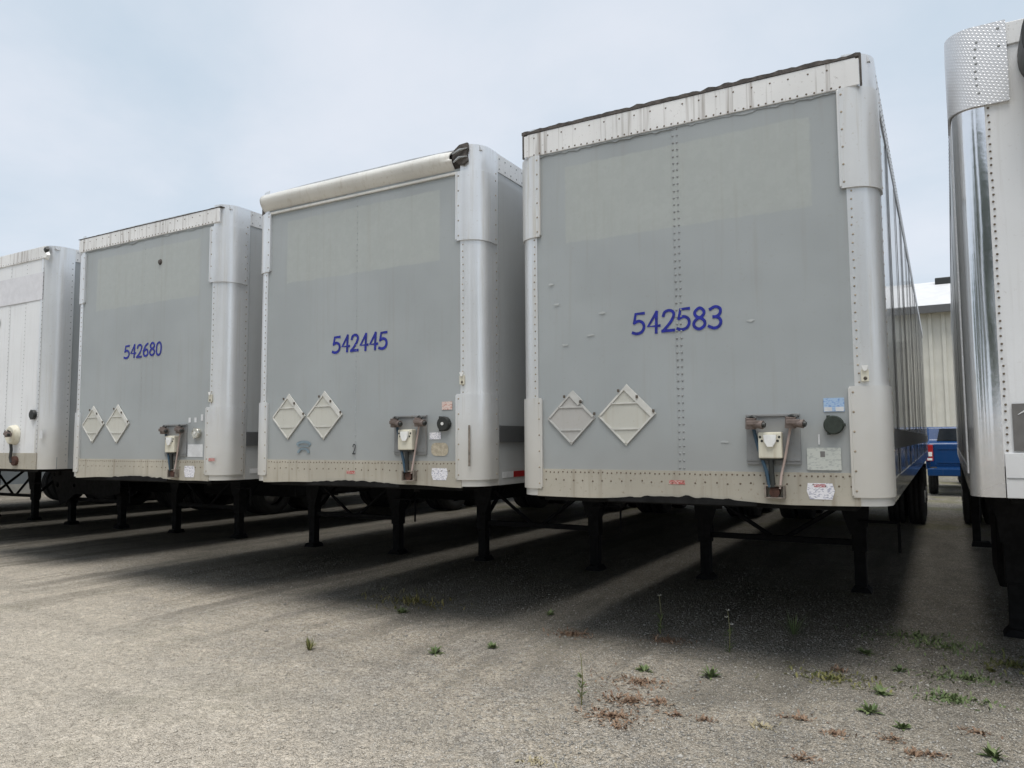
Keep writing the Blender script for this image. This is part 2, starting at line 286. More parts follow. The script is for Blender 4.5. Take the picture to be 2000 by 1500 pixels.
# ------------------------------------------------------------------ mesh helpers
class MB:
    def __init__(s): s.v = []; s.f = []; s.sm = []
    def add(s, vs, fs, smooth=False):
        o = len(s.v); s.v += [tuple(v) for v in vs]; s.f += [tuple(i+o for i in f) for f in fs]; s.sm += [smooth]*len(fs); return s
    def box(s, a, b, ch=0.):
        x0, y0, z0 = a; x1, y1, z1 = b
        if ch <= 0:
            return s.add([(x0,y0,z0),(x1,y0,z0),(x1,y1,z0),(x0,y1,z0),(x0,y0,z1),(x1,y0,z1),(x1,y1,z1),(x0,y1,z1)],
                         [(3,2,1,0),(4,5,6,7),(0,1,5,4),(1,2,6,5),(2,3,7,6),(3,0,4,7)])
        bm = bmesh.new(); bmesh.ops.create_cube(bm, size=1)
        for v in bm.verts: v.co = Vector(((x0+x1)/2+v.co.x*(x1-x0), (y0+y1)/2+v.co.y*(y1-y0), (z0+z1)/2+v.co.z*(z1-z0)))
        bmesh.ops.bevel(bm, geom=bm.edges[:], offset=ch, segments=2, affect='EDGES', profile=.6)
        bm.verts.index_update(); s.add([v.co[:] for v in bm.verts], [[v.index for v in f.verts] for f in bm.faces]); bm.free(); return s
    def prism(s, poly, h0, h1, axis='y', holes=()):
        """polygon (2D) extruded along an axis; axis y: poly is (x,z); axis x: poly is (y,z); axis z: (x,y)"""
        def P(p, h): return {'y': (p[0], h, p[1]), 'x': (h, p[0], p[1]), 'z': (p[0], p[1], h)}[axis]
        loops = [list(poly)]+[list(h) for h in holes]
        flat = [p for l in loops for p in l]; n = len(flat)
        tris = tessellate_polygon([[Vector((p[0], p[1], 0)) for p in l] for l in loops])
        vs = [P(p, h0) for p in flat]+[P(p, h1) for p in flat]
        fs = [tuple(t) for t in tris]+[tuple(i+n for i in reversed(t)) for t in tris]
        o = 0
        for l in loops:
            k = len(l)
            for i in range(k): a, b = o+i, o+(i+1) % k; fs.append((a, b, b+n, a+n))
            o += k
        return s.add(vs, fs)
    def tube(s, pts, r, n=8, smooth=True, cap=True):
        pts = [Vector(p) for p in pts]; rings = []; k = len(pts)
        rr = r if isinstance(r, (list, tuple)) else [r]*k
        ref = None
        for i, p in enumerate(pts):
            t = (pts[min(i+1, k-1)]-pts[max(i-1, 0)]).normalized()
            a = Vector((0, 0, 1)) if abs(t.z) < .9 else Vector((1, 0, 0))
            if ref is not None: a = ref
            u = (a-t*a.dot(t)).normalized(); v = t.cross(u); ref = u
            rings.append([p+(u*math.cos(2*math.pi*j/n)+v*math.sin(2*math.pi*j/n))*rr[i] for j in range(n)])
        vs = [q for g in rings for q in g]; fs = []
        for i in range(k-1):
            for j in range(n): a = i*n+j; b = i*n+(j+1) % n; fs.append((a, b, b+n, a+n))
        s.add(vs, fs, smooth)
        if cap: s.add(rings[0], [tuple(reversed(range(n)))]); s.add(rings[-1], [tuple(range(n))])
        return s
    def lathe(s, prof, n, M_, smooth=True):
        """prof: (radius, axial) revolved round x, then moved by M_"""
        vs = [M_ @ Vector((a, r*math.cos(2*math.pi*j/n), r*math.sin(2*math.pi*j/n))) for r, a in prof for j in range(n)]
        fs = []
        for i in range(len(prof)-1):
            for j in range(n): a = i*n+j; b = i*n+(j+1) % n; fs.append((a, b, b+n, a+n))
        return s.add(vs, fs, smooth)
    def dome(s, p, nrm, r, h=None):
        h = h or r*.45; nrm = Vector(nrm); a = Vector((0, 0, 1)) if abs(nrm.z) < .9 else Vector((1, 0, 0)); u = a.cross(nrm).normalized(); v = nrm.cross(u); p = Vector(p)
        vs = [p+(u*math.cos(k*math.pi/3)+v*math.sin(k*math.pi/3))*r for k in range(6)]+[p+(u*math.cos(k*math.pi/3)+v*math.sin(k*math.pi/3))*r*.55+nrm*h for k in range(6)]
        return s.add(vs, [(k, (k+1) % 6, (k+1) % 6+6, k+6) for k in range(6)]+[tuple(range(6, 12))])
    def mesh(s, name, mat):
        me = bpy.data.meshes.new(name); me.from_pydata(s.v, [], s.f)
        me.polygons.foreach_set('use_smooth', s.sm); me.materials.append(mat if not isinstance(mat, str) else M[mat])
        bm = bmesh.new(); bm.from_mesh(me); bmesh.ops.recalc_face_normals(bm, faces=bm.faces); bm.to_mesh(me); bm.free()
        return me
    def obj(s, name, mat, parent=None, **k): return link(name, s.mesh(name, mat), parent, **k)
def link(name, me, parent=None, loc=None, label=None, kind=None):
    o = bpy.data.objects.new(name, me); C.objects.link(o)
    if parent is not None: o.parent = parent
    if loc is not None: o.location = loc
    if label: o['label'] = label
    if kind: o['kind'] = kind
    return o
def tag(o, label, cat, group=None):
    o['label'] = label; o['category'] = cat
    if group: o['group'] = group
    return o
def thing(name, label, cat, loc, rz=0, group=None):
    o = link(name, None); o.location = loc; o.rotation_euler = (0, 0, rz); o.empty_display_size = .3
    return tag(o, label, cat, group)
def grid_mesh(name, xs, zs, fy, mat, swap=None):
    """vertical sheet in x,z with depth fy(x,z)"""
    vs = [(x, fy(x, z), z) for z in zs for x in xs]; nx = len(xs)
    if swap: vs = [swap(v) for v in vs]
    fs = [(j*nx+i, j*nx+i+1, (j+1)*nx+i+1, (j+1)*nx+i) for j in range(len(zs)-1) for i in range(nx-1)]
    b = MB(); b.add(vs, fs, True); return b.mesh(name, mat)
def lin(a, b, n): return [a+(b-a)*i/(n-1) for i in range(n)]
from mathutils import noise as mnoise
def wav(x, z, seed, amp):
    return amp*(mnoise.noise(Vector((x*1.3, z*1.1, seed)))+.5*mnoise.noise(Vector((x*3.1, z*2.7, seed+9))))

# ------------------------------------------------------------------ ground
def ground_h(x, y):
    h = .02*mnoise.noise(Vector((x*.35, y*.35, 3)))+.012*mnoise.noise(Vector((x*1.1, y*1.1, 5)))+.006*mnoise.noise(Vector((x*3.5, y*3.5, 8)))
    if 3.2 < y < 7:                                     # low ridges pushed up by turning wheels
        for c, a, wd in ((4.75+.18*x+.06*math.sin(x*1.7), .022, .10), (5.55+.12*x+.08*math.sin(x*1.1+1), .018, .13), (4.3+.1*x, .012, .08)):
            h += a*math.exp(-((y-c)/wd)**2)*(.5+.5*math.sin(x*2.3+c))
    return h*.8
def steps(lo, a, b, hi, fine, n_out):
    l = [a-(a-lo)*((i/n_out)**2.2) for i in range(n_out, 0, -1)]; r = [b+(hi-b)*((i/n_out)**2.2) for i in range(1, n_out+1)]
    return l+lin(a, b, int((b-a)/fine)+1)+r
gx = steps(-700, -9, 2.5, 700, .05, 26); gy = steps(-700, 1.2, 8.5, 900, .05, 26)
gv = [(x, y, ground_h(x, y) if -14 < x < 6 and 0 < y < 14 else 0.0) for y in gy for x in gx]
nx = len(gx); gf = [(j*nx+i, j*nx+i+1, (j+1)*nx+i+1, (j+1)*nx+i) for j in range(len(gy)-1) for i in range(nx-1)]
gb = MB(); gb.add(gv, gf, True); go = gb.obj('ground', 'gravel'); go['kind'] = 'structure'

# loose stones lying on the sheet (uncountable)
def stones(n):
    rs = np.random.RandomState(5)
    # distance weighted scatter inside the camera's view
    pts = []
    while sum(len(p) for p in pts) < n:
        d = 2.3+(rs.rand(n*2)**1.9)*8.5; a = yaw+(rs.rand(n*2)-.5)*1.28
        x = -np.sin(a)*d; y = np.cos(a)*d
        pts.append(np.stack([x, y], 1))
    p = np.concatenate(pts)[:n]; keep = rs.rand(len(p)) < np.clip(.6+.25*(p[:, 0]+2.6), .3, 1); p = p[keep]; n = len(p)
    z = np.array([ground_h(a, b) for a, b in p])
    r = .0025+.0065*rs.rand(n)**2.6
    big = rs.rand(n) < .006; r[big] *= 1.8
    base = np.array([(1,0,0),(-1,0,0),(0,1,0),(0,-1,0),(0,0,1),(0,0,-1)], float)
    th = rs.rand(n)*6.28; sc = np.stack([1+.5*rs.rand(n), .75+.5*rs.rand(n), .5+.35*rs.rand(n)], 1)*r[:, None]
    V = base[None]*sc[:, None, :]*(1+.35*(rs.rand(n, 6, 1)-.5)); tl = (rs.rand(n, 6, 3)-.5)*.5*r[:, None, None]; V = V+tl
    cs, sn = np.cos(th)[:, None], np.sin(th)[:, None]
    X = V[..., 0]*cs-V[..., 1]*sn+p[:, :1]; Y = V[..., 0]*sn+V[..., 1]*cs+p[:, 1:]; Z = V[..., 2]+(z+r*.25)[:, None]
    V = np.stack([X, Y, Z], 2).reshape(-1, 3)
    tri = np.array([(0,2,4),(2,1,4),(1,3,4),(3,0,4),(2,0,5),(1,2,5),(3,1,5),(0,3,5)])
    Fc = (tri[None]+np.arange(n)[:, None, None]*6).reshape(-1, 3)
    me = bpy.data.meshes.new('gravel_stones'); me.vertices.add(len(V)); me.vertices.foreach_set('co', V.ravel())
    me.loops.add(len(Fc)*3); me.loops.foreach_set('vertex_index', Fc.ravel().astype(np.int32)); me.polygons.add(len(Fc))
    me.polygons.foreach_set('loop_start', np.arange(0, len(Fc)*3, 3, dtype=np.int32)); me.update(); me.validate(); me.materials.append(M['stone'])
    o = link('gravel_stones', me, kind='stuff'); o['label'] = 'loose pale gravel stones strewn over the yard'; o['category'] = 'gravel'
stones(120000)

# ------------------------------------------------------------------ trailers
W = 2.59
def X(x): return x-W/2
def corner(side, o, f, s_, R, z0, z1, t=.006, zfun=None):
    """bent corner sheet; side +1 right, -1 left; o = how far it stands off the body"""
    hw = W/2
    def prof(o):
        p = [(hw-f, -o)]
        p += [(hw-R+(R+o)*math.sin(a), R-(R+o)*math.cos(a)) for a in lin(0, math.pi/2, 13)]
        return p+[(hw+o, s_)]
    A, B = prof(o), prof(o-t); n = len(A)
    vs = []
    for q in (A, B):
        for z in (z0, z1): vs += [(side*x, y, z) for x, y in q]
    fs = []
    for i in range(n-1):
        fs += [(i, i+1, n+i+1, n+i), (2*n+i, 2*n+i+1, 3*n+i+1, 3*n+i), (i, i+1, 2*n+i+1, 2*n+i), (n+i, n+i+1, 3*n+i+1, 3*n+i)]
    fs += [(0, n, 3*n, 2*n), (n-1, 2*n-1, 4*n-1, 3*n-1)]
    b = MB(); b.add(vs, fs, False); return b
def smooth_by_angle(me, deg=35):
    me.polygons.foreach_set('use_smooth', [True]*len(me.polygons))
    bm = bmesh.new(); bm.from_mesh(me)
    for e in bm.edges:
        e.smooth = len(e.link_faces) == 2 and e.calc_face_angle(0) < R_(deg)
    bm.to_mesh(me); bm.free()
def rrect(x0, z0, x1, z1, r, n=4):
    p = []
    for cx, cz, a0 in ((x1-r, z1-r, 0), (x0+r, z1-r, 90), (x0+r, z0+r, 180), (x1-r, z0+r, 270)):
        p += [(cx+r*math.cos(R_(a0+90*i/n)), cz+r*math.sin(R_(a0+90*i/n))) for i in range(n+1)]
    return p
def circ(x, z, r, n=20): return [(x+r*math.cos(2*math.pi*i/n), z+r*math.sin(2*math.pi*i/n)) for i in range(n)]

# shared wheel meshes
def tyre_mesh():
    b = MB(); pr = [(.30, -.11), (.36, -.135), (.44, -.14), (.485, -.125), (.503, -.095), (.503, -.055), (.49, -.05), (.49, -.035), (.503, -.03), (.505, .03), (.49, .035), (.49, .05), (.503, .055), (.503, .095), (.485, .125), (.44, .14), (.36, .135), (.30, .11)]
    b.lathe(pr, 36, Matrix.Identity(4)); return b.mesh('tyre', 'rubber')
def rim_mesh():
    b = MB(); pr = [(.31, -.11), (.305, -.06), (.29, .02), (.20, .03), (.16, .07), (.12, .08), (.11, .15), (.0, .155)]
    b.lathe(pr, 28, Matrix.Identity(4))
    for k in range(10): b.dome((.03, .2*math.cos(k*.628), .2*math.sin(k*.628)), (1, 0, 0), .02, .03)
    return b.mesh('rim', 'rim')
TYRE, RIM = tyre_mesh(), rim_mesh()
XM = {}
def crossmember_mesh():
    b = MB(); h = .1
    b.box((-1.25, -.03, -.004), (1.25, .03, 0)); b.box((-1.25, -.004, -h+.005), (1.25, .004, -.005)); b.box((-1.25, -.03, -h), (1.25, .03, -h+.004))
    return b.mesh('crossmember', 'black')
XMEM = crossmember_mesh()

DIG = {'0': [([(.3,1),(.08,.85),(.03,.5),(.08,.15),(.3,0),(.5,.15),(.56,.5),(.5,.85),(.3,1)], 1)],
 '2': [([(.03,.76),(.1,.93),(.3,1),(.5,.92),(.55,.74),(.42,.46),(.2,.2),(.02,.02)], 1), ([(.0,.02),(.58,.02)], 0)],
 '3': [([(.04,.9),(.28,1),(.5,.9),(.52,.7),(.4,.56),(.22,.52)], 1), ([(.22,.53),(.44,.48),(.56,.28),(.46,.06),(.24,0),(.0,.1)], 1)],
 '4': [([(.44,1),(.02,.32),(.6,.32)], 0), ([(.44,1),(.44,0)], 0)],
 '5': [([(.54,.99),(.12,.98),(.06,.54)], 0), ([(.06,.54),(.28,.62),(.5,.52),(.57,.3),(.46,.08),(.22,0),(.0,.06)], 1)],
 '6': [([(.5,.98),(.24,.8),(.08,.5),(.05,.26),(.14,.06),(.32,0),(.5,.08),(.56,.28),(.46,.47),(.28,.52),(.1,.38)], 1)],
 '8': [([(.3,.54),(.1,.66),(.08,.84),(.3,1),(.5,.84),(.48,.66),(.3,.54)], 1), ([(.3,.53),(.06,.36),(.06,.14),(.3,0),(.54,.14),(.54,.36),(.3,.53)], 1)],
 'o': [([(.3,.6),(.08,.48),(.03,.3),(.08,.1),(.3,0),(.5,.1),(.56,.3),(.5,.48),(.3,.6)], 1)]}
def catmull(p, n=6):
    o = []; q = [p[0]]+list(p)+[p[-1]]
    if p[0] == p[-1]: q[0] = p[-2]; q[-1] = p[1]
    for i in range(1, len(q)-2):
        for k in range(n):
            t = k/n; o.append(tuple(.5*((2*q[i][d])+(-q[i-1][d]+q[i+1][d])*t+(2*q[i-1][d]-5*q[i][d]+4*q[i+1][d]-q[i+2][d])*t*t+(-q[i-1][d]+3*q[i][d]-3*q[i+1][d]+q[i+2][d])*t**3) for d in (0, 1)))
    return o+[p[-1]]
def glyph(b, ch, x, z, w_, h, y, t, slant=.04):
    yf = y if callable(y) else (lambda a, c: y)
    for k, (st, cv) in enumerate(DIG[ch]):
        p = catmull(st) if cv else list(st)
        P = [Vector((x+(a+slant*c)*w_, z+c*h)) for a, c in p]; yk = .0005*k
        n = len(P); L, Rr = [], []
        for i in range(n):
            if P[0] == P[-1] and i in (0, n-1): d = P[1]-P[-2]
            else: d = P[min(i+1, n-1)]-P[max(i-1, 0)]
            d = d.normalized(); q = Vector((-d.y, d.x))*t/2
            e = P[i].copy()
            if P[0] != P[-1]:
                if i == 0: e -= d*t*.4
                if i == n-1: e += d*t*.4
            L.append(e+q); Rr.append(e-q)
        vs = [(a.x, yf(a.x, a.y)-yk, a.y) for a in L]+[(a.x, yf(a.x, a.y)-yk, a.y) for a in Rr]
        b.add(vs, [(i, i+1, n+i+1, n+i) for i in range(n-1)])

def rivet_line(b, p, q, pitch, nrm, r=.008, jit=0.):
    p, q = Vector(p), Vector(q); n = max(1, int((q-p).length/pitch))
    for i in range(n+1):
        c = p.lerp(q, i/n)
        if jit: c += Vector((rnd.uniform(-jit, jit), 0, rnd.uniform(-jit, jit)))
        b.dome(c, nrm, r)

def landing_gear(t, zb, y, gx=.8):
    h = zb-.12
    for s in (-1, 1):
        x = s*gx
        b = MB(); b.box((x-.07, y-.07, .42), (x+.07, y+.07, h), .008); leg = b.obj('leg', 'blacksteel', t)
        b = MB(); b.box((x-.055, y-.055, .06), (x+.055, y+.055, .42), .006); b.obj('inner_leg', 'blacksteel', leg)
        b = MB(); b.prism([(x-.1, .008), (x+.1, .008), (x+.09, .03), (x+.056, .065), (x-.056, .065), (x-.09, .03)], y-.1, y+.1); b.obj('foot', 'blacksteel', leg)
        b = MB(); b.prism([(x-s*.22, h), (x+s*.12, h), (x+s*.09, h-.35), (x-s*.08, h-.45)], y-.078, y-.071); b.obj('gusset', 'blacksteel', leg)
        b = MB(); b.tube([(x, y+.05, .55), (x, y+.75, h+.03)], .028, 6); b.obj('brace', 'blacksteel', t)
        b = MB(); b.tube([(x-s*.05, y, h-.08), (x-s*.72*gx/.8, y, .52)], .024, 6); b.obj('cross_brace', 'blacksteel', t)
    b = MB(); b.box((-gx+.07, y-.03, .47), (gx-.07, y+.03, .53), .006); b.obj('cross_bar', 'blacksteel', t)
    b = MB(); b.tube([(.8, y-.1, h-.3), (1.15, y-.1, h-.3), (1.17, y-.1, h-.32), (1.17, y-.1, h-.6)], .014, 6); b.obj('crank_handle', 'blacksteel', t)

def running_gear(t, zb, y0, n=2):
    b = MB()
    for x in (-.42, .42): b.box((x-.05, y0-1.6, zb-.33), (x+.05, y0+2.6, zb-.1))
    for yy in (y0-1.2, y0, y0+.64, y0+1.28, y0+2.2): b.box((-.38, yy-.04, zb-.3), (.38, yy+.04, zb-.14))
    b.obj('slider_frame', 'black', t)
    for k in range(n):
        y = y0+1.27*k
        b = MB(); b.tube([(-.95, y, .505), (.95, y, .505)], .065, 10); b.obj('axle', 'black', t)
        for s in (-1, 1):
            for off in (1.125, .80):
                o = link('tyre', TYRE, t, (s*off, y, .505))
                if off > 1: r = link('rim', RIM, o); r.rotation_euler = (0, 0, 0 if s > 0 else math.pi)
    for s in (-1, 1):
        b = MB(); b.box((s*.97-.3, y0+1.27+.72, .28), (s*.97+.3, y0+1.27+.732, zb-.1)); b.obj('mud_flap', 'rubber', t)

def tape(t, side, y, z, n=1):
    x = side*(W/2+.004)
    for k in range(n):
        b = MB(); b.box((min(x, x+side*.003), y+k*.6, z), (max(x, x+side*.003), y+k*.6+.18, z+.05)); b.obj('white_reflector', 'whitetape', t)
        b = MB(); b.box((min(x, x+side*.003), y+.183+k*.6, z), (max(x, x+side*.003), y+.183+k*.6+.28, z+.05)); b.obj('red_reflector', 'red', t)

def body(t, P):
    """box body with sheets, rails, posts, floor and running gear"""
    zb, zt, L, R = P['zb'], P['zt'], P.get('L', 14.4), P.get('R', .165)
    seed = P.get('seed', 1); fm = P.get('front', 'grey'); sm = P.get('side', 'grey_side')
    zr = P.get('zrail', zt-.24); zbr = zb+.205
    # front sheets with a lapped joint
    zs = lin(zbr-.02, zr+.02, 40)
    amp = P.get('amp', .0024)
    for k, (a, c, off) in enumerate(P.get('sheets', ((X(.15), X(1.325), 0), (X(1.275), X(2.44), -.003)))):
        me = grid_mesh('front_panel', lin(a, c, 20), zs, lambda x, z: off+wav(x, z, seed, amp), fm); link('front_panel', me, t)
    # side sheets
    ys = lin(.17, L, 13)
    for s in (-1, 1):
        for k in range(12):
            off = .0025*(k % 2)
            me = grid_mesh('side_panel', lin(ys[k], ys[k+1]-.002, 6), lin(zb+.1, zt-.1, 14), lambda y, z: 0, sm, swap=lambda v: (s*(W/2-.004+off+wav(v[0], v[2], seed+s*3, P.get('samp', .003))), v[0], v[2]))
            link('side_panel', me, t)
        x0, x1 = (W/2-.02, W/2+.0035) if s > 0 else (-W/2-.0035, -W/2+.02)
        b = MB(); b.box((x0, .16, zt-.17), (x1, L, zt-.012)); rl = b.obj('side_top_rail', P.get('siderail', 'rail_white'), t)
        b = MB(); rivet_line(b, (s*(W/2+.0035), .33, zt-.14), (s*(W/2+.0035), 8, zt-.14), .1, (s, 0, 0), .009); rivet_line(b, (s*(W/2+.0035), .33, zt-.05), (s*(W/2+.0035), 8, zt-.05), .1, (s, 0, 0), .009); b.obj('rail_rivets', 'rivet', rl, kind='stuff')
        b = MB(); b.box((x0, .16, zb), (x1, L, zb+.15)); b.obj('side_bottom_rail', P.get('sidebottom', 'grey_side'), t)
    # roof, rear, floor
    rb = MB(); rb.prism([(-W/2+.01, zt-.06), (-W/2+.03, zt-.012), (-.6, zt+.004), (.6, zt+.004), (W/2-.03, zt-.012), (W/2-.01, zt-.06)], .06, L); rb.obj('roof', 'roof', t)
    b = MB()
    for s in (-1, 1): b.box((min(s*.006, s*(W/2-.03)), L-.03, zb+.05), (max(s*.006, s*(W/2-.03)), L+.004, zt-.07), .004)
    b.obj('rear_door', 'white', t)
    b = MB(); b.box((-W/2+.03, .22, zb+.03), (W/2-.03, L-.04, zb+.08)); b.obj('floor', 'black', t)
    for k in range(28):
        y = 1.9+k*.44
        if y < L-.2: link('crossmember', XMEM, t, (0, y, zb+.03))
    # king pin plate under the nose
    b = MB(); b.box((-1.1, .05, zb-.035), (1.1, 1.7, zb+.02), .005); cp = b.obj('coupler_plate', 'black', t)
    b = MB(); b.tube([(0, .92, zb-.03), (0, .92, zb-.13)], [.036, .036], 10); b.obj('king_pin', 'black', cp)
    landing_gear(t, zb, P.get('gear_y', 3.44), P.get('gear_x', .8))
    running_gear(t, zb, P.get('axle_y', 10.75))
    # corner posts
    pm = P.get('post', 'post')
    for s in (-1, 1):
        b = corner(s, .006, P.get('flange', .175), .3, R, zb+.002, zt-.01); me = b.mesh('corner_post', pm); smooth_by_angle(me); cpst = link('corner_post', me, t)
        b = MB(); rivet_line(b, (s*(W/2-P.get('rx', .15)), -.006, zb+.1), (s*(W/2-P.get('rx', .15)), -.006, zt-.3), P.get('rp', .055), (0, -1, 0), P.get('rr', .007), .004)
        rivet_line(b, (s*(W/2+.006), .27, zb+.1), (s*(W/2+.006), .27, zt-.2), .075, (s, 0, 0), .008)
        b.obj('post_rivets', P.get('rivm', 'rivet_rust'), cpst, kind='stuff')
    return zr, zbr

def placard(t, x, z, h, pm, em, y=-.004, missing=False):
    q = lambda k: [(x, z+k), (x-k, z), (x, z-k), (x+k, z)]
    b = MB(); b.prism(q(h), y-.004, y); root = b.obj('placard', pm, t)
    def bar(a, c, wd, nm='rim', mt=em, yy=-.005, th=.006):
        a, c = Vector(a), Vector(c); d = (c-a).normalized(); n = Vector((-d.y, d.x))*wd/2
        b = MB(); b.prism([tuple(a+n), tuple(c+n), tuple(c-n), tuple(a-n)], y+yy-th, y+yy); return b.obj(nm, mt, root)
    k = h-.012; T, L_, B_, R_r = (x, z+k), (x-k, z), (x, z-k), (x+k, z)
    e = .008
    bar((T[0]-e, T[1]-e), (L_[0]+e, L_[1]+e), .014); bar((L_[0]+e, L_[1]-e), (B_[0]-e, B_[1]+e), .011); bar((B_[0]+e, B_[1]+e), (R_r[0]-e, R_r[1]-e), .011); bar((R_r[0]-e, R_r[1]+e), (T[0]+e, T[1]-e), .014)
    bar((x-h*.52, z+h*.42), (x+h*.52, z+h*.42), .009, 'flip_bar'); bar((x-h*.5, z-h*.44), (x+h*.5, z-h*.44), .008, 'flip_bar')
    b = MB(); b.prism([(x+.012, z+h+.012), (x+h+.012, z+.012), (x+h-.02, z-.018), (x-.018, z+h-.022)] if not missing else [(x+.02, z+h+.012), (x+.1, z+h-.07), (x+.06, z+h-.105), (x-.018, z+h-.022)], y-.012, y-.002); b.obj('side_flap', em, root)
    for a, c in ((x+h*.42, z+h*.62), (x+h*.98, z+.03), (x-.05, z+h-.035)):
        b = MB(); b.box((a-.009, y-.02, c-.011), (a+.009, y-.012, c+.011), .003); b.obj('clip', 'clip', root)
    return root

def gladhand(t, x, z, s):
    M_ = Matrix.Translation((x, 0, z)) @ Matrix.Rotation(math.pi/2, 4, 'Z') @ Matrix.Rotation(math.pi, 4, 'Y')
    b = MB(); y = -.022
    b.tube([(x, y, z), (x, y-.045, z)], .02, 10); b.tube([(x, y-.04, z-.035), (x+s*.004, y-.05, z+.035)], [.036, .034], 12)
    b.box((x-.02, y-.09, z-.012), (x+.045*s+.02, y-.04, z+.018), .006)
    g = b.obj('gladhand', 'brass', t)
    b = MB(); b.tube([(x+s*.02, y-.06, z-.004), (x+s*.085, y-.075, z-.012)], [.022, .028], 10); b.obj('coupling_head', 'brass', g)
    b = MB(); b.tube([(x+s*.085, y-.076, z-.012), (x+s*.1, y-.078, z-.014)], [.02, .016], 10); b.obj('rubber_seal', 'blackplastic', g)
    b = MB(); b.tube([(x-.03, y-.03, z+.03), (x+.012, y-.05, z+.046), (x+.04, y-.045, z+.03)], .01, 6); b.obj('latch', 'blackplastic', g)
    return g

def connectors(t, dz, P):
    y = -.004
    b = MB(); b.box((X(1.745), y-.014, 1.405+dz), (X(2.085), y, 1.737+dz), .004); pl = b.obj('connector_plate', 'plate', t)
    b = MB(); b.box((X(1.745), y-.024, 1.721+dz), (X(2.085), y-.0145, 1.735+dz), .002); b.obj('plate_lip', 'plate', pl)
    b = MB(); b.box((X(1.745), y-.020, 1.43+dz), (X(2.085), y-.0145, 1.437+dz)); b.obj('plate_crease', 'plate', pl)
    gladhand(pl, X(1.785), 1.675+dz, 1); gladhand(pl, X(2.035), 1.678+dz, 1)
    b = MB(); b.box((X(1.832), y-.075, 1.447+dz), (X(1.979), y-.015, 1.617+dz), .008); bx = b.obj('socket_box', 'cream', pl)
    b = MB(); b.prism([(X(1.868), 1.600+dz), (X(1.95), 1.600+dz), (X(1.945), 1.555+dz), (X(1.925), 1.522+dz), (X(1.893), 1.522+dz), (X(1.873), 1.555+dz)], y-.092, y-.076); b.obj('socket_lid', 'whiteplastic', bx)
    for a, c in ((1.845, 1.585), (1.965, 1.585), (1.955, 1.56), (1.856, 1.56)):
        b = MB(); b.dome((X(a), y-.0755, c+dz), (0, -1, 0), .009); b.obj('screw', 'blackplastic', bx)
    b = MB(); b.box((X(1.84), y-.06, 1.434+dz), (X(1.972), y-.018, 1.4465+dz)); b.obj('box_foot', 'blackplastic', bx)
    def hose(pts, r, mt, nm): b = MB(); b.tube([Vector((p[0], 0, p[1])) for p in ()] or [(X(p[0]), p[2], p[1]+dz) for p in pts], r, 7); b.obj(nm, mt, pl)
    hose([(1.80, 1.64, -.05), (1.815, 1.56, -.04), (1.84, 1.47, -.05), (1.875, 1.36, -.055), (1.89, 1.26, -.05)], .012, 'bluehose', 'blue_hose')
    hose([(1.905, 1.44, -.05), (1.905, 1.36, -.05), (1.912, 1.26, -.05)], .017, 'blackplastic', 'cable')
    hose([(2.03, 1.64, -.05), (2.015, 1.56, -.05), (1.992, 1.45, -.045), (1.965, 1.34, -.04), (1.955, 1.25, -.05)], .008, 'pinkhose', 'red_hose')
    b = MB(); b.box((X(1.858), -.06, 1.19+dz), (X(1.868), -.012, 1.272+dz)); b.box((X(1.975), -.06, 1.19+dz), (X(1.985), -.012, 1.272+dz)); b.box((X(1.868), -.06, 1.266+dz), (X(1.975), -.012, 1.274+dz)); b.box((X(1.868), -.06, 1.188+dz), (X(1.975), -.012, 1.196+dz))
    br = b.obj('hose_bracket', 'bracket', t)
    b = MB(); b.tube([(X(1.92), -.013, 1.228+dz), (X(1.92), -.05, 1.226+dz)], .033, 14); b.obj('socket', 'rust', br)
    b = MB(); b.box((X(1.893), -.048, 1.238+dz), (X(1.947), -.013, 1.265+dz), .004); b.obj('plug', 'rust', br)

def cap(t, x, z, mt='capgreen', dot=None, r=.06):
    b = MB(); b.tube([(x, -.003, z), (x, -.035, z), (x, -.045, z)], [r, r, r*.9], 24); c = b.obj('document_tube_cap', mt, t)
    for k in range(3):
        b = MB(); a = k*2.1; b.box((x+math.cos(a)*r*.99-.01, -.038, z+math.sin(a)*r*.99-.01), (x+math.cos(a)*r*.99+.01, -.01, z+math.sin(a)*r*.99+.01), .003); b.obj('cap_lug', mt, c)
    if dot: b = MB(); b.tube([(x, -.045, z), (x, -.05, z)], .013, 10); b.obj('cap_button', dot, c)
def flat(t, nm, poly, mt, y=-.006, th=.0015, label=None): b = MB(); b.prism(poly, y-th, y); return b.obj(nm, mt, t, label=label)
def rect(x0, z0, x1, z1): return [(x0, z0), (x1, z0), (x1, z1), (x0, z1)]

def number(t, s, x0, x1, z0, h, mt='ink', seed=1, th=.0235):
    y = lambda a, c: (-.003 if a > X(1.27) else 0)+wav(a, c, seed, .0024)-.0032
    b = MB(); n = len(s); p = (x1-x0)/(n-.38)
    for i, ch in enumerate(s): glyph(b, ch, X(x0+i*p), z0+rnd.uniform(-.004, .004), p*1.32, h, y, th)
    return b.obj('painted_number', mt, t, label='blue hand painted number '+s)

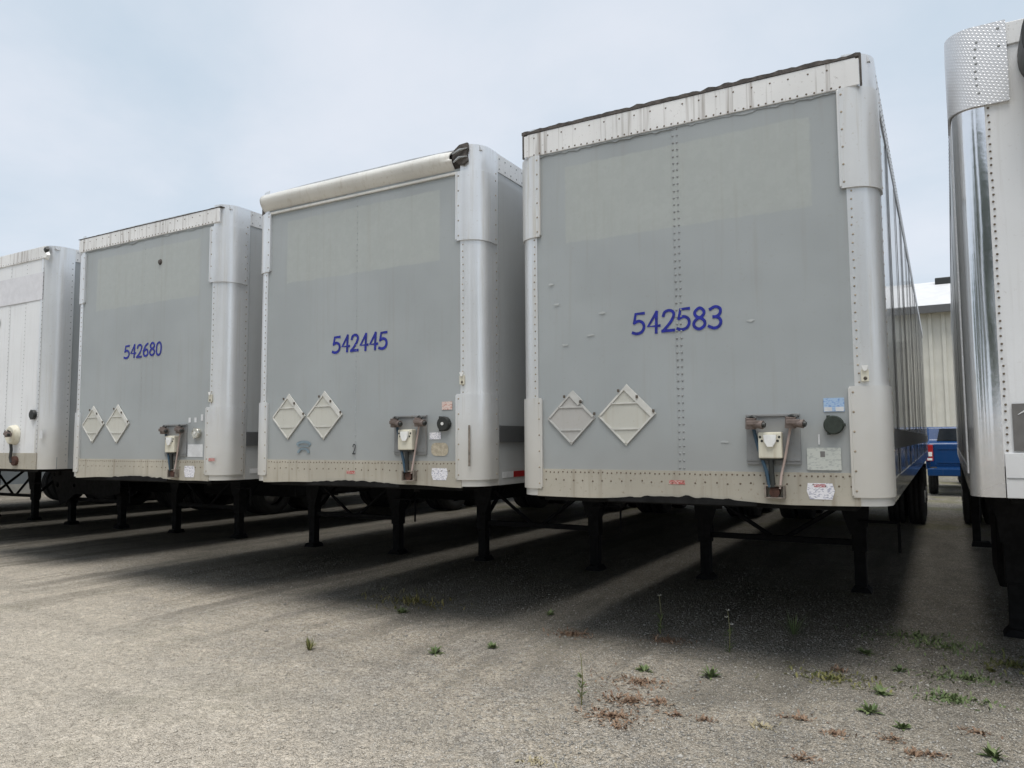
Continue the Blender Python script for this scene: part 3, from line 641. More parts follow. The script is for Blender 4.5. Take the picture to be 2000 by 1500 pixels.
def sleeves(t, zb, zt, P):
    up_, lo = P.get('sleeve_up', (3.17, 3.82)), P.get('sleeve_lo', (1.2, 1.9)); mt = P.get('sleevem', 'sleeve')
    for s in (-1, 1):
        for nm, (a, c) in (('upper_sleeve', up_), ('lower_sleeve', lo)):
            b = corner(s, .02, .205, .26, .165, a, c, .012); me = b.mesh(nm, mt); smooth_by_angle(me); o = link(nm, me, t)
            b = MB(); rivet_line(b, (s*(W/2-.185), -.02, a+.04), (s*(W/2-.185), -.02, c-.04), .11, (0, -1, 0), .008)
            rivet_line(b, (s*(W/2+.02), .24, a+.04), (s*(W/2+.02), .24, c-.04), .11, (s, 0, 0), .008)
            b.obj('sleeve_rivets', P.get('rivm', 'rivet_rust'), o, kind='stuff')
            b = MB(); b.box((s*(W/2-.205)-.007, -.026, a+.01), (s*(W/2-.205)+.007, .0, c-.01), .003); b.obj('edge_trim', mt, o)

def bottom_rail(t, zb, zbr, P):
    # bottom rail with a slightly bent lower edge
    xs = lin(X(.165), X(2.425), 60); lo = [zb-.004+.012*mnoise.noise(Vector((x*2.2, P['seed'], 0)))+P.get('bend', .022)*math.exp(-((x-.0)/.55)**2) for x in xs]
    poly = [(x, z) for x, z in zip(xs, lo)]+[(X(2.425), zbr), (X(.165), zbr)]
    b = MB(); b.prism(poly, -.012, .01); o = b.obj('bottom_rail', 'rail_beige', t)
    b = MB(); rivet_line(b, (X(.2), -.012, zbr-.022), (X(2.4), -.012, zbr-.022), .036, (0, -1, 0), .0065, .003)
    rivet_line(b, (X(.24), -.012, zbr-.08), (X(2.38), -.012, zbr-.08), .075, (0, -1, 0), .007, .006); b.obj('rail_rivets', 'rivet_dark', o, kind='stuff')
    # bent and scraped lip of the coupler plate
    pts = []; n = 46
    for i in range(n+1):
        x = X(.75)+1.05*i/n; pts.append((x, zb+.022*math.exp(-(x/.55)**2)-.012*(abs(x)/.52)**2+.006+.016*mnoise.noise(Vector((x*14, P['seed'], 4)))*(1 if 2 < i < n-2 else .2)))
    b = MB(); b.prism([(X(.75), zb-.02), (X(1.8), zb-.02)]+pts[::-1], -.022, -.0135); b.obj('torn_lip', 'black', t)
    # short end pieces below the sleeves
    return o

def rail_marks(b): pass

def van(P):
    t = thing('box_trailer', P['label'], 'trailer', P['loc'], P.get('rz', 0), 'box trailers parked side by side')
    zb, zt, dz = P['zb'], P['zt'], P['dz']
    P.setdefault('sleeve_up', (3.17+dz, zt-.235)); P.setdefault('sleeve_lo', (zb+.055, 1.9+dz))
    zr, zbr = body(t, P)
    sleeves(t, zb, zt, P); bottom_rail(t, zb, zbr, P)
    # centre seam rivets
    b = MB()
    for x in ((X(1.285), X(1.315)) if P.get('double', True) else (X(1.3),)): rivet_line(b, (x, -.004, zbr+.02), (x, -.004, zr-.02), .05, (0, -1, 0), P.get('seam_r', .0085), .002)
    b.obj('seam_rivets', P.get('seamm', 'rivet'), t, kind='stuff')
    top = P['top']
    if top == 'rail':
        b = MB(); b.box((X(.1), -.016, zr), (X(2.5), .05, zt-.048), .005); rl = b.obj('top_rail', 'rail_white', t)
        b = MB(); rivet_line(b, (X(.16), -.016, zr+.015), (X(2.45), -.016, zr+.015), .05, (0, -1, 0), .0075, .003); rivet_line(b, (X(.16), -.016, zt-.09), (X(2.45), -.016, zt-.09), .12, (0, -1, 0), .007, .003); b.obj('rail_rivets', 'rivet_dark', rl, kind='stuff')
        n = 140; xs = lin(X(.2), X(2.4), n)     # smeared sealant under the rail
        zl = [zr-.012-.028*max(0, mnoise.noise(Vector((x*7, P['seed'], 1))))-.02*max(0, mnoise.noise(Vector((x*19, P['seed'], 6)))) for x in xs]
        b = MB(); b.prism(list(zip(xs, zl))+[(X(2.4), zr+.004), (X(.2), zr+.004)], -.0085, -.0045); b.obj('sealant_bead', 'sealant', rl)
        xs = lin(X(.05), X(2.53), 90)           # roof gasket peeling along the top
        g0 = P.get('gasket', .038)
        zu = [zt-.05+g0*(.8+.3*mnoise.noise(Vector((x*3, P['seed'], 2)))+.35*mnoise.noise(Vector((x*17, P['seed'], 2)))) for x in xs]
        b = MB(); b.prism([(X(.05), zt-.046), (X(2.53), zt-.046)]+list(zip(xs, zu))[::-1], -.02, .03); b.obj('roof_gasket', 'gasket', t)
        for s in (-1, 1):
            if P.get('corner_gap', True): b = MB(); b.box((min(s*1.225, s*1.238), -.0215, zr-.005), (max(s*1.225, s*1.238), -.0065, zt-.03)); b.obj('corner_gap', 'gasket', t)
            b = MB(); b.box((min(s*1.14, s*1.223), -.0195, zr+.005), (max(s*1.14, s*1.223), -.0165, zt-.06)); b.obj('rail_end_plate', 'rail_white', t)
    elif top == 'fairing':
        n = 22; a0, a1 = R_(-78), R_(88); cz, cy, r = zt-.135, .02, .095
        xs = lin(X(.105), X(2.37), 60); vs = []; 
        key = [(.0, -.215), (-.018, -.205), (-.042, -.18), (-.06, -.15), (-.07, -.12), (-.07, -.1), (-.06, -.078), (-.03, -.05), (.04, -.028)]
        prof = [(lambda t, k: (key[k][0]*(1-t)+key[k+1][0]*t, zt+key[k][1]*(1-t)+key[k+1][1]*t))(min(1, q-min(7, int(q))), min(7, int(q))) for q in lin(0, 8, n)]
        for i, x in enumerate(xs):
            for (yy, zz) in prof:
                tear = 0
                if i > 55: tear = (i-55)*.012*(1+mnoise.noise(Vector((yy*20, zz*20, 1))))*(1 if zz > cz else .3)
                vs.append((x-tear*.6, yy+wav(x, zz, 4, .004)+tear*.25, zz+wav(x, zz, 8, .003)-tear*.1))
        fs = [(i*n+j, i*n+j+1, (i+1)*n+j+1, (i+1)*n+j) for i in range(59) for j in range(n-1)]
        b = MB(); b.add(vs, fs, True); me = b.mesh('roof_fairing', 'fairing'); fa = link('roof_fairing', me, t)
        md = fa.modifiers.new('shell', 'SOLIDIFY'); md.thickness = .006
        b = MB(); b.prism([(p[0]+.012, p[1]*1.0) for p in prof[1:-1]]+[(.03, zt-.03)], X(.107), X(.115), axis='x'); b.obj('fairing_end', 'rail_white', fa)
        b = MB(); b.box((X(.06), .005, zr-.01), (X(2.45), .045, zt-.04)); b.obj('fairing_cavity', 'gasket', t)
        b = MB(); b.box((X(.17), -.02, zr-.03), (X(2.39), .004, zr-.008), .004); b.obj('fairing_lip', 'fairing', t)
        b = MB()                                     # ripped corner where the fairing end is gone
        rim = [(X(2.35), zt-.12), (X(2.37), zt-.05), (X(2.42), zt-.015), (X(2.5), zt-.01), (X(2.505), zt-.06), (X(2.49), zt-.1), (X(2.5), zt-.165), (X(2.46), zt-.19), (X(2.41), zt-.18)]
        b.prism(rim, -.03, -.006); b.obj('torn_corner', 'gasket', t)
        for k in range(2):
            z = zt-.07-.07*k; b = MB(); b.tube([(X(2.36+.012*k), -.045, z-.02), (X(2.43), -.05, z+.008*(k % 2)), (X(2.5), -.03, z+.012)], [.006, .012, .004], 5); b.obj('torn_shred', 'sealant', t)
    connectors(t, dz, P)
    return t

# --- the nearest grey trailer -------------------------------------------------
A = dict(label='grey box trailer numbered 542583, nearest and largest, with rust streaked top rail', loc=(-2.865+W/2, 5.138, 0), rz=-.0022, zb=1.151, zt=4.062, dz=0., seed=1, top='rail', zrail=3.825,
         post='post_white', sleevem='sleeve_white', side='gloss_side', sidebottom='gloss_side', samp=.0012)
ta = van(A)
number(ta, '542583', .955, 1.58, 2.342, .148, seed=1, th=.021)
placard(ta, X(.452), 1.738, .2, 'placard_pink', 'placard_edge_grey', missing=True); placard(ta, X(.89), 1.748, .218, 'placard', 'placard_edge')
cap(ta, X(2.287), 1.658)
st = flat(ta, 'blue_white_sticker', rect(X(2.23), 1.742, X(2.352), 1.83), 'sticker_blue')
flat(st, 'sticker_band', rect(X(2.234), 1.745, X(2.348), 1.772), 'whitetape', -.0077, .0008)
flat(st, 'sticker_mark', rect(X(2.28), 1.747, X(2.30), 1.776), 'sticker_blue', -.0087, .0005)
dc = flat(ta, 'document_plate', rrect(X(2.12), 1.372, X(2.322), 1.515, .008), 'document', -.006, .004)
flat(dc, 'plate_mark', rect(X(2.2), 1.455, X(2.228), 1.492), 'darkpatch', -.0102, .0006)
def hexpoly(x0, z0, x1, z1): k = (x1-x0)*.1; zc = (z0+z1)/2; return [(x0+k, z0), (x1-k, z0), (x1-k*.3, zc-.012), (x1, zc+.004), (x1-k*.8, z1), (x0+k*.4, z1), (x0, zc)]
hx = flat(ta, 'hazard_sticker', hexpoly(X(2.112), 1.188, X(2.278), 1.29), 'sticker_white', -.0125, .0015)
flat(hx, 'sticker_heading', rect(X(2.155), 1.264, X(2.225), 1.284), 'sticker_redband', -.0142, .0006)
flat(ta, 'small_red_sticker', rect(X(1.205), 1.262, X(1.318), 1.29), 'sticker_red', -.0125)
flat(ta, 'white_strip', rect(X(2.19), 1.535, X(2.2), 1.6), 'whitetape', -.006)
def marker(t, x, z):
    b = MB(); b.box((x-.025, -.022, z-.05), (x+.02, -.0065, z+.025), .004); o = b.obj('marker_light', 'cream', t)
    b = MB(); b.prism([(x-.02, z+.05), (x+.022, z+.05), (x+.008, z+.016), (x-.006, z+.016)], -.034, -.0225); b.obj('lens', 'whiteplastic', o)
    b = MB(); b.dome((x, -.0225, z-.03), (0, -1, 0), .012); b.obj('screw', 'clip', o)
marker(ta, X(2.48), 1.975)
for x, z in ((.34, 2.62), (.30, 2.78), (.62, 2.36), (.72, 2.52), (1.79, 2.37), (1.60, 1.555), (.41, 2.3)):   # old scuffs showing as pale dents
    b = MB(); n = 12; b.prism([(X(x)+.03*rnd.uniform(.6, 1.2)*math.cos(6.283*q/n), z+.008*rnd.uniform(.6, 1.3)*math.sin(6.283*q/n)) for q in range(n)], -.0078, -.0068); b.obj('scuff_mark', 'scuff', ta)
for s in (1, -1):                                     # narrow joint strips and dull band along the side
    for k in range(1, 12):
        y = .17+k*(14.4-.17)/12; xx = s*(W/2+.001)
        b = MB(); b.box((min(xx, xx+s*.005), y-.02, 1.31), (max(xx, xx+s*.005), y+.02, 3.88)); b.obj('joint_strip', 'seam', ta)
    b = MB(); xx = s*(W/2+.002); b.box((min(xx, xx+s*.01), .3, 1.5), (max(xx, xx+s*.01), 14.3, 1.64)); b.obj('diamond_band', 'diamond_dark', ta)

# --- middle grey trailer -------------------------------------------------------
B = dict(label='grey box trailer numbered 542445 with a rounded cream fairing torn at one end', loc=(-5.787+W/2, 5.074, 0), rz=.0008, zb=1.205, zt=4.045, dz=.055, seed=2, top='fairing', zrail=3.82, side='gloss_side', sidebottom='gloss_side', post='post', sleevem='sleeve', double=False, seam_r=.0065, seamm='sealant')
tb = van(B)
number(tb, '542445', 1.02, 1.63, 2.382, .142, seed=2, th=.0235)
placard(tb, X(.475), 1.805, .21, 'placard', 'placard_edge'); placard(tb, X(.925), 1.808, .215, 'placard', 'placard_edge')
cap(tb, X(2.262), 1.715, 'blackplastic', 'whiteplastic')
flat(tb, 'faded_sticker', rect(X(2.232), 1.83, X(2.335), 1.897), 'sticker_pink'); flat(tb, 'pale_sticker', rect(X(2.108), 1.588, X(2.222), 1.645), 'sticker_white')
flat(tb, 'beige_residue_patch', rrect(X(2.125), 1.452, X(2.295), 1.56, .045, 6), 'beigespot')
flat(tb, 'hazard_sticker', hexpoly(X(2.132), 1.255, X(2.295), 1.352), 'sticker_white', -.0125)
flat(tb, 'small_red_sticker', rect(X(1.21), 1.29, X(1.31), 1.318), 'sticker_red', -.0125)
marker(tb, X(2.44), 2.08)
def arc(cx, cz, rx, rz, a0, a1, n=14): return [(cx+rx*math.cos(R_(a0+(a1-a0)*i/n)), cz+rz*math.sin(R_(a0+(a1-a0)*i/n))) for i in range(n+1)]
cx = X(.678)
em = flat(tb, 'emblem', arc(cx, 1.553, .092, .034, -20, 200)+arc(cx, 1.546, .066, .016, 200, -20), 'emblem')
flat(em, 'emblem_arch', arc(cx, 1.472, .08, .05, 0, 180)+arc(cx, 1.472, .05, .03, 180, 0), 'emblem', -.0066)
flat(em, 'emblem_bar', rect(cx-.07, 1.53, cx+.07, 1.541), 'emblem', -.0072)
b = MB(); glyph(b, '2', X(1.278), 1.465, .05, .085, -.0125, .009); b.obj('scribbled_mark', 'blackink', tb)
tape(tb, 1, .36, 1.262, 2); tape(tb, -1, .36, 1.262, 2)
flat(tb, 'worn_tape_strip', rect(X(2.50), 1.37, X(2.52), 1.70), 'bracket', -.0225, .001)
for s in (1, -1): b = MB(); xx = s*(W/2+.002); b.box((min(xx, xx+s*.012), .3, 1.56), (max(xx, xx+s*.012), 14.2, 1.7)); b.obj('diamond_band', 'diamond_dark', tb)

# --- far grey trailer ----------------------------------------------------------
Cc = dict(label='grey box trailer numbered 542680, smallest of the three numbered ones, plain white top rail', loc=(-8.774+W/2, 5.022, 0), rz=.0014, zb=1.196, zt=4.012, dz=.03, seed=3, top='rail', gasket=.012, corner_gap=False, zrail=3.812, side='gloss_side', sidebottom='gloss_side', post='post', sleevem='sleeve', double=False, seam_r=.0055, seamm='sealant')
tcx = van(Cc)
number(tcx, '542680', .98, 1.606, 2.51, .135, seed=3, th=.0225)
placard(tcx, X(.448), 1.782, .205, 'placard', 'placard_edge'); placard(tcx, X(.9), 1.78, .21, 'placard', 'placard_edge')
cap(tcx, X(2.25), 1.671, 'chrome', 'whiteplastic', .052)
flat(tcx, 'document_plate', rect(X(2.1), 1.43, X(2.33), 1.558), 'whitetape'); flat(tcx, 'hazard_sticker', hexpoly(X(2.06), 1.225, X(2.225), 1.34), 'sticker_white', -.0125)
for k, x in enumerate((2.1, 2.19, 2.29)): flat(tcx, 'small_white_sticker', rect(X(x), 1.78+.015*(k == 2), X(x)+.035, 1.83+.03*(k == 2)), 'whitetape')
marker(tcx, X(2.44), 2.03)
flat(tcx, 'red_sticker', rect(X(2.44), 1.39, X(2.53), 1.42), 'sticker_red', -.0225); flat(tcx, 'dark_spot', circ(X(1.563), 3.518, .024), 'gasket', -.0045)
b = MB(); b.tube([(X(1.563), -.003, 3.518), (X(1.563), -.02, 3.518)], [.034, .02], 12); b.obj('vent_plug', 'gasket', tcx)
tape(tcx, 1, .36, 1.255, 2)
for s in (1,): b = MB(); xx = s*(W/2+.002); b.box((xx, .3, 1.54), (xx+.012, 14.2, 1.68)); b.obj('diamond_band', 'diamond_dark', tcx)

# --- white ribbed trailer at the left edge ------------------------------------
td = thing('box_trailer', 'white box trailer with a plain grey corner, cut off by the left edge', 'trailer', (-12.24+W/2, 5.2, 0), 0, 'box trailers parked side by side')
D = dict(axle_y=9.2, zb=1.255, zt=4.1, seed=4, front='white', side='grey_side', post='post', zrail=3.93, R=.2, flange=.16, rivm='rivet', sheets=tuple((X(.15+.38*k), X(.15+.38*(k+1)+.012), -.002*(k % 2)) for k in range(6)))
zr, zbr = body(td, D)
b = MB(); b.box((X(.13), -.014, zr), (X(2.47), .05, 4.085), .005); rl = b.obj('top_rail', 'rail_white', td)
b = MB(); rivet_line(b, (X(.2), -.014, zr+.02), (X(2.4), -.014, zr+.02), .06, (0, -1, 0), .007); b.obj('rail_rivets', 'rivet', rl, kind='stuff')
b = MB(); b.box((X(.13), -.012, 1.255), (X(2.45), .012, zbr), .004); b.obj('bottom_rail', 'rail_beige', td)
b = MB()
for k in range(1, 6): 
    x = X(.155+.38*k); rivet_line(b, (x, -.004, zbr), (x, -.004, zr), .05, (0, -1, 0), .006)
b.obj('seam_rivets', 'rivet', td, kind='stuff')
flat(td, 'faded_band', rect(X(.3), 3.4, X(2.44), 3.75), 'faded_white', -.009, .001)
b = MB(); b.tube([(X(1.93), -.003, 1.69), (X(1.93), -.06, 1.69), (X(1.93), -.075, 1.69)], [.13, .12, .1], 18); gp = b.obj('connector_dish', 'cream', td)
g1 = gladhand(gp, X(1.98), 1.70, 1); g1.location.y = -.05
b = MB(); b.box((X(1.79), -.07, 1.68), (X(1.85), -.01, 1.75), .01); b.obj('coupling', 'blackplastic', gp)
b = MB(); b.tube([(X(1.93), -.05, 1.58), (X(1.95), -.05, 1.5), (X(1.93), -.05, 1.4), (X(1.96), -.05, 1.34)], .018, 7); b.obj('cable', 'blackplastic', gp)
b = MB(); b.tube([(X(2.0), -.013, 1.36), (X(2.0), -.05, 1.36)], .06, 14); b.obj('socket', 'rust', td)
cap(td, X(2.364), 1.94, 'blackplastic'); flat(td, 'pale_label', rect(X(2.5), 1.64, X(2.57), 1.74), 'whitetape', -.0075)
b = MB(); b.dome((X(2.5), -.0062, 4.03), (0, -1, 0), .05, .03); b.obj('marker_light', 'blackplastic', td)
b = MB(); b.dome((X(2.52), -.0062, 3.95), (0, -1, 0), .06, .03); b.obj('marker_lamp', 'whiteplastic', td)
b = MB(); glyph(b, 'o', X(1.36), 3.13, .13, .16, -.0105, .03); b.obj('painted_letter', 'blackink', td)
b = MB(); glyph(b, '0', X(1.38), 2.7, .09, .15, -.0105, .02); b.obj('painted_digit', 'ink', td)

# --- trailers further along the row, seen only by their legs and shadows -------
far_labels = ['dark landing legs with a holed gusset plate below the white trailer, leftmost trailer', 'box trailer hidden behind the leftmost legs, showing only its underside', 'last box trailer of the row, showing only its shadowed underside']
for k in range(3):
    tf = thing('box_trailer', far_labels[k], 'trailer', (-14.05-3.1*k, 5.15+.1*k, 0), 0, 'box trailers parked side by side')
    body(tf, dict(zb=1.2, zt=4.06, seed=10+k, front='grey', side='grey_side', gear_y=3.44, axle_y=6.7))
    if k == 0:
        far0 = tf; y = 3.2; holes = [circ(-1.0, .98, .045, 12), circ(-.9, .78, .05, 12), circ(-.35, .78, .04, 12)]
        b = MB(); b.prism([(-1.2, 1.1), (1.1, 1.1), (1.1, .68), (.55, .55), (.2, .62), (-.3, .62), (-.62, .45), (-.8, .4)], y, y+.012, holes=holes); b.obj('gusset_plate', 'blacksteel', tf)

for tt, y0_, y1_ in ((td, 4.3, 8.2), (tcx, 5.2, 8.6), (far0, 4.2, 8.4)):
    b = MB(); b.box((-1.2, y0_, .62), (1.2, y1_, 1.16), .02); bx = b.obj('underbody_box', 'black', tt)
    for k in range(3): b = MB(); b.box((1.2, y0_+.3+k*1.2, .66), (1.212, y0_+1.3+k*1.2, 1.12), .004); b.obj('box_door', 'black', bx)

# --- white trailer with polished corner at the right edge ----------------------
te = thing('box_trailer', 'white box trailer with polished steel corner and diamond plate cap, cut off on the right', 'trailer', (.155+W/2, 5.289, 0), -.0125, 'box trailers parked side by side')
E_ = dict(zb=1.216, zt=4.11, seed=6, front='white', side='white_side', post='polish', zrail=3.96, R=.13, flange=.17, rp=.045, rr=.0075, rx=.19, rivm='rivet_dark', sidebottom='polish', gear_x=1.0, gear_y=1.95, axle_y=11.0, sheets=((X(.15), X(.62), 0), (X(.6), X(1.5), -.003), (X(1.48), X(2.44), 0)))
zr, zbr = body(te, E_)
b = MB(); b.box((X(.28), -.012, zr-.01), (X(2.3), .05, 4.09), .005); rl = b.obj('top_rail', 'rail_white', te)
b = MB(); rivet_line(b, (X(.3), -.012, zr+.01), (X(2.3), -.012, zr+.01), .09, (0, -1, 0), .007); b.obj('rail_rivets', 'rivet', rl, kind='stuff')
for s in (-1, 1):
    bb = corner(s, .022, .3, .42, .13, 3.6, 4.105, .012); me = bb.mesh('corner_cap', 'diamond'); smooth_by_angle(me); cc = link('corner_cap', me, te, label='diamond plate corner cap')
    b = MB(); rivet_line(b, (s*(W/2-.14), -.022, 3.68), (s*(W/2-.14), -.022, 4.0), .045, (0, -1, 0), .009, .008); rivet_line(b, (s*(W/2-.26), -.022, 3.95), (s*(W/2-.26), -.022, 4.06), .06, (0, -1, 0), .01); b.obj('cap_rivets', 'rivet', cc, kind='stuff')
    b = MB(); xx = s*(W/2+.006); b.box((min(xx, xx+s*.008), .2, 1.35), (max(xx, xx+s*.008), .62, 3.98)); b.obj('side_wear_plate', 'diamond', te)
b = MB(); b.box((X(.175), -.012, 1.216), (X(2.41), .012, zbr+.06), .004); b.obj('bottom_rail', 'white', te)
b = MB(); b.box((X(.18), -.016, 1.33), (X(2.4), -.0125, 1.336)); b.obj('rail_crease', 'rivet', te)
flat(te, 'grey_scuffed_panel', rect(X(.222), 1.492, X(.9), 1.77), 'darkpatch', -.008, .004, label='dark grey scuffed panel on the white face')
for k in range(3): b = MB(); b.tube([(X(.25+.03*k), -.0125, 1.705+.022*k), (X(.3+.03*k), -.013, 1.735+.016*k), (X(.36+.02*k), -.0125, 1.748+.008*k)], [.002, .007, .002], 5); b.obj('peeled_strip', 'whitetape', te)
b = MB(); b.tube([(X(.3), -.0125, 1.5), (X(.36), -.0125, 1.545)], .006, 5); b.obj('peeled_strip', 'whitetape', te)
# black unit hung on the nose, its rounded shoulder just enters the picture
b = MB(); prof = rrect(X(.35), 3.62, X(2.2), 4.06, .2, 8); b.prism(prof, -.32, -.012); un = b.obj('nose_unit', 'blackplastic', te, label='black rounded unit on the upper face')
md = un.modifiers.new('bevel', 'BEVEL'); md.width = .04; md.segments = 3
b = MB(); b.box((X(.2), 2.4, .3), (X(1.6), 3.6, 1.12), .03); b.obj('tank_box', 'black', te)
b = MB(); b.box((X(.1), 7.2, .12), (X(.2), 7.3, 1.2), .01); b.prism([(X(.08), .05), (X(.34), .05), (X(.3), .12), (X(.1), .12)], 7.15, 7.35); b.obj('side_strut', 'blacksteel', te)
b = MB(); b.prism([(X(.06), 1.2), (X(.6), 1.2), (X(.6), .5), (X(.3), .45), (X(.2), .9)], 2.2, 2.215); b.obj('side_guard', 'blacksteel', te)

# ------------------------------------------------------------------ background
def building(nm, label, x0, x1, y, h, hr, run, wallm, roofm, ribs):
    t = thing(nm, label, 'building', ((x0+x1)/2, y, 0)); a, c = x0-(x0+x1)/2, x1-(x0+x1)/2
    b = MB(); b.box((a, 0, 0), (c, run*2, h)); b.obj('wall', wallm, t)
    if ribs:
        b = MB(); b.box((-.09, -.1, .3), (.09, -.001, h-.02), .02); me = b.mesh('rib', wallm)
        k = 0; x = a+.4
        while x < c and k < 60: link('rib', me, t, (x, 0, 0)); x += .62; k += 1
    b = MB(); b.prism([(-.6, h+.12), (-.6, h+.3), (run, hr+.18), (2*run+.6, h+.3), (2*run+.6, h+.12), (run, hr)], a-.4, c+.4, axis='x'); rf = b.obj('roof', roofm, t)
    b = MB(); b.box((a-.4, -.72, h-.12), (c+.4, -.605, h+.28)); b.obj('eave_gutter', 'trim', t)
    b = MB(); b.box((a-.02, -.06, 0), (c+.02, -.002, .3)); b.obj('plinth', 'concrete', t)
    return t, rf
tbd, rf = building('metal_building', 'cream ribbed metal building with pale roof beyond the trailers', -13, 26, 45.5, 8.3, 10.75, 5.5, 'cladding', 'roofwhite', True)
b = MB(); fx, fy, fz = .5-6.5, 4.9, 10.55; b.box((fx-.35, fy-.3, fz+.05), (fx+.45, fy+.2, fz+.45), .05); b.box((fx-.05, fy-.05, fz-.1), (fx+.05, fy+.05, fz+.1)); b.obj('roof_vent', 'blackplastic', rf)
tl, rf2 = building('low_grey_building', 'low grey building seen under the trailers at the far left', -16, 16, 0, 3.4, 3.9, 4, 'greywall', 'roofwhite', False)
tl.location = (-25.8, 14, 0); tl.rotation_euler = (0, 0, R_(90))

# blue pickup seen from behind
pt = thing('pickup_truck', 'blue pickup truck with black rear tyre parked behind the trailers', 'pickup', (.62, 23.6, 0))
def PM(n, mt, *boxes, par=pt, ch=.03, label=None):
    b = MB()
    for a, c in boxes: b.box(a, c, ch)
    return b.obj(n, mt, par, label=label)
PM('bed', 'blue', ((-.98, .08, .72), (-.88, 2.1, 1.42)), ((.88, .08, .72), (.98, 2.1, 1.42)), ((-.87, .1, .62), (.87, 2.08, .72)))
tg = PM('tailgate', 'blue', ((-.78, 0, .82), (.78, .075, 1.42)))
PM('tailgate_crease', 'blue', ((-.7, -.015, 1.27), (.7, -.001, 1.3)), ((-.7, -.015, .9), (.7, -.001, .93)), par=tg, ch=.004)
PM('tailgate_handle', 'blackplastic', ((-.1, -.03, 1.2), (.1, -.002, 1.26)), par=tg, ch=.006)
for s in (-1, 1):
    tlmp = PM('tail_light', 'red', ((s*.88-.085, -.02, .95), (s*.88+.085, .07, 1.4)), ch=.015)
    PM('reverse_lens', 'whiteplastic', ((s*.88-.06, -.032, 1.08), (s*.88+.06, -.021, 1.2)), ((s*.88-.06, -.032, .97), (s*.88+.06, -.021, 1.03)), par=tlmp, ch=.003)
PM('bumper', 'blue', ((-.95, -.14, .55), (.95, -.005, .76)))
cb = MB(); cb.prism([(2.12, .62), (2.12, 1.42), (2.3, 1.5), (2.5, 1.92), (3.6, 1.92), (4.25, 1.35), (5.5, 1.22), (5.6, .62)], -.95, .95, axis='x'); cbo = cb.obj('cab', 'blue', pt); md = cbo.modifiers.new('bevel', 'BEVEL'); md.width = .05; md.segments = 3
b = MB(); b.prism([(-.7, 1.5), (.7, 1.5), (.62, 1.86), (-.62, 1.86)], 2.25, 2.47); b.obj('rear_window', 'glass', cbo)
for s in (-1, 1):
    for y in (.95, 4.6):
        o = link('tyre', TYRE, pt, (s*.83, y, .385)); o.scale = (.85, .76, .76); r = link('rim', RIM, o); r.rotation_euler = (0, 0, 0 if s > 0 else math.pi)
# black mast behind it
lm = thing('lift_mast', 'tall black lift mast standing behind the blue pickup truck', 'mast', (1.0, 30.5, 0))
for s in (-1, 1): b = MB(); b.box((s*.3-.1, 0, 0), (s*.3+.1, .14, 5.1)); b.obj('mast_rail', 'blacksteel', lm)
for k in range(3): b = MB(); b.box((-.2, .02, .5+k*2.1), (.2, .1, .66+k*2.1)); b.obj('mast_crossbar', 'blacksteel', lm)
b = MB(); b.tube([(-.05, .05, .3), (-.05, .05, 5.3)], .06, 8); b.obj('mast_cylinder', 'black', lm)
b = MB(); b.box((-.5, -.5, .05), (.5, 1.2, 1.2), .06); b.obj('chassis', 'black', lm)

# ------------------------------------------------------------------ weeds
def weed(x, y, r, h, kind, seed):
    rs = random.Random(seed); b = MB()
    n = {'rosette': 26, 'tall': 16, 'grass': 34, 'dry': 46, 'patch': 240, 'mat': 190}[kind]
    for k in range(n):
        a = rs.uniform(0, 6.283)
        if kind in ('dry', 'patch', 'mat'):
            q = abs(rs.gauss(0, .62))*r; o = Vector((math.cos(a)*q*1.4, math.sin(a)*q*.8, 0)); a = rs.uniform(0, 6.283); l = h*rs.uniform(.4, 1.2); el = rs.uniform(.02, 1.0) if kind != 'patch' else rs.uniform(.1, 1.2); wd = rs.uniform(.003, .008) if kind != 'patch' else rs.uniform(.004, .009)
        elif kind == 'grass': o = Vector((math.cos(a), math.sin(a), 0))*r*.3*rs.random(); l = h*rs.uniform(.6, 1.1); el = rs.uniform(.7, 1.4); wd = .004
        elif kind == 'tall': o = Vector((0, 0, h*.55*rs.random())); l = r*rs.uniform(.6, 1); el = rs.uniform(.2, 1.0); wd = .009
        else: o = Vector((math.cos(a), math.sin(a), 0))*r*.2*rs.random(); l = r*rs.uniform(.6, 1.1); el = rs.uniform(.15, 1.15); wd = rs.uniform(.006, .013)
        d = Vector((math.cos(a)*math.cos(el), math.sin(a)*math.cos(el), math.sin(el))); sd_ = Vector((-math.sin(a), math.cos(a), 0))
        p0, p1, p2 = o, o+d*l*.55, o+d*l-Vector((0, 0, l*.2*math.cos(el)))
        if p2.z < .003: p2.z = .003
        b.add([p0-sd_*wd*.4, p0+sd_*wd*.4, p1-sd_*wd, p1+sd_*wd, p2], [(0, 1, 3, 2), (2, 3, 4)])
    return b
green = [(-4.38,5.61,'rosette'),(-3.34,4.67,'rosette'),(-3.03,4.99,'rosette'),(-3.14,6.18,'rosette'),(-1.82,4.99,'rosette'),(-1.39,5.08,'rosette'),(-1.42,5.71,'tall'),(-2.04,5.99,'tall'),(-1.09,6.46,'grass'),(-.3,5.82,'rosette'),(-.38,5.22,'rosette'),(-.41,4.84,'rosette'),(-.24,4.67,'rosette'),(.08,5.84,'patch'),(0,5.32,'patch'),(.16,4.48,'rosette'),(-.54,6.18,'rosette'),(-.23,6.84,'patch'),(-.02,6.62,'patch'),(.38,6.32,'patch'),(-4.61,6.02,'patch'),(-4.21,4.27,'grass'),(-1.93,4.2,'tall'),(-.68,5.42,'patch'),(.23,6.11,'rosette')]
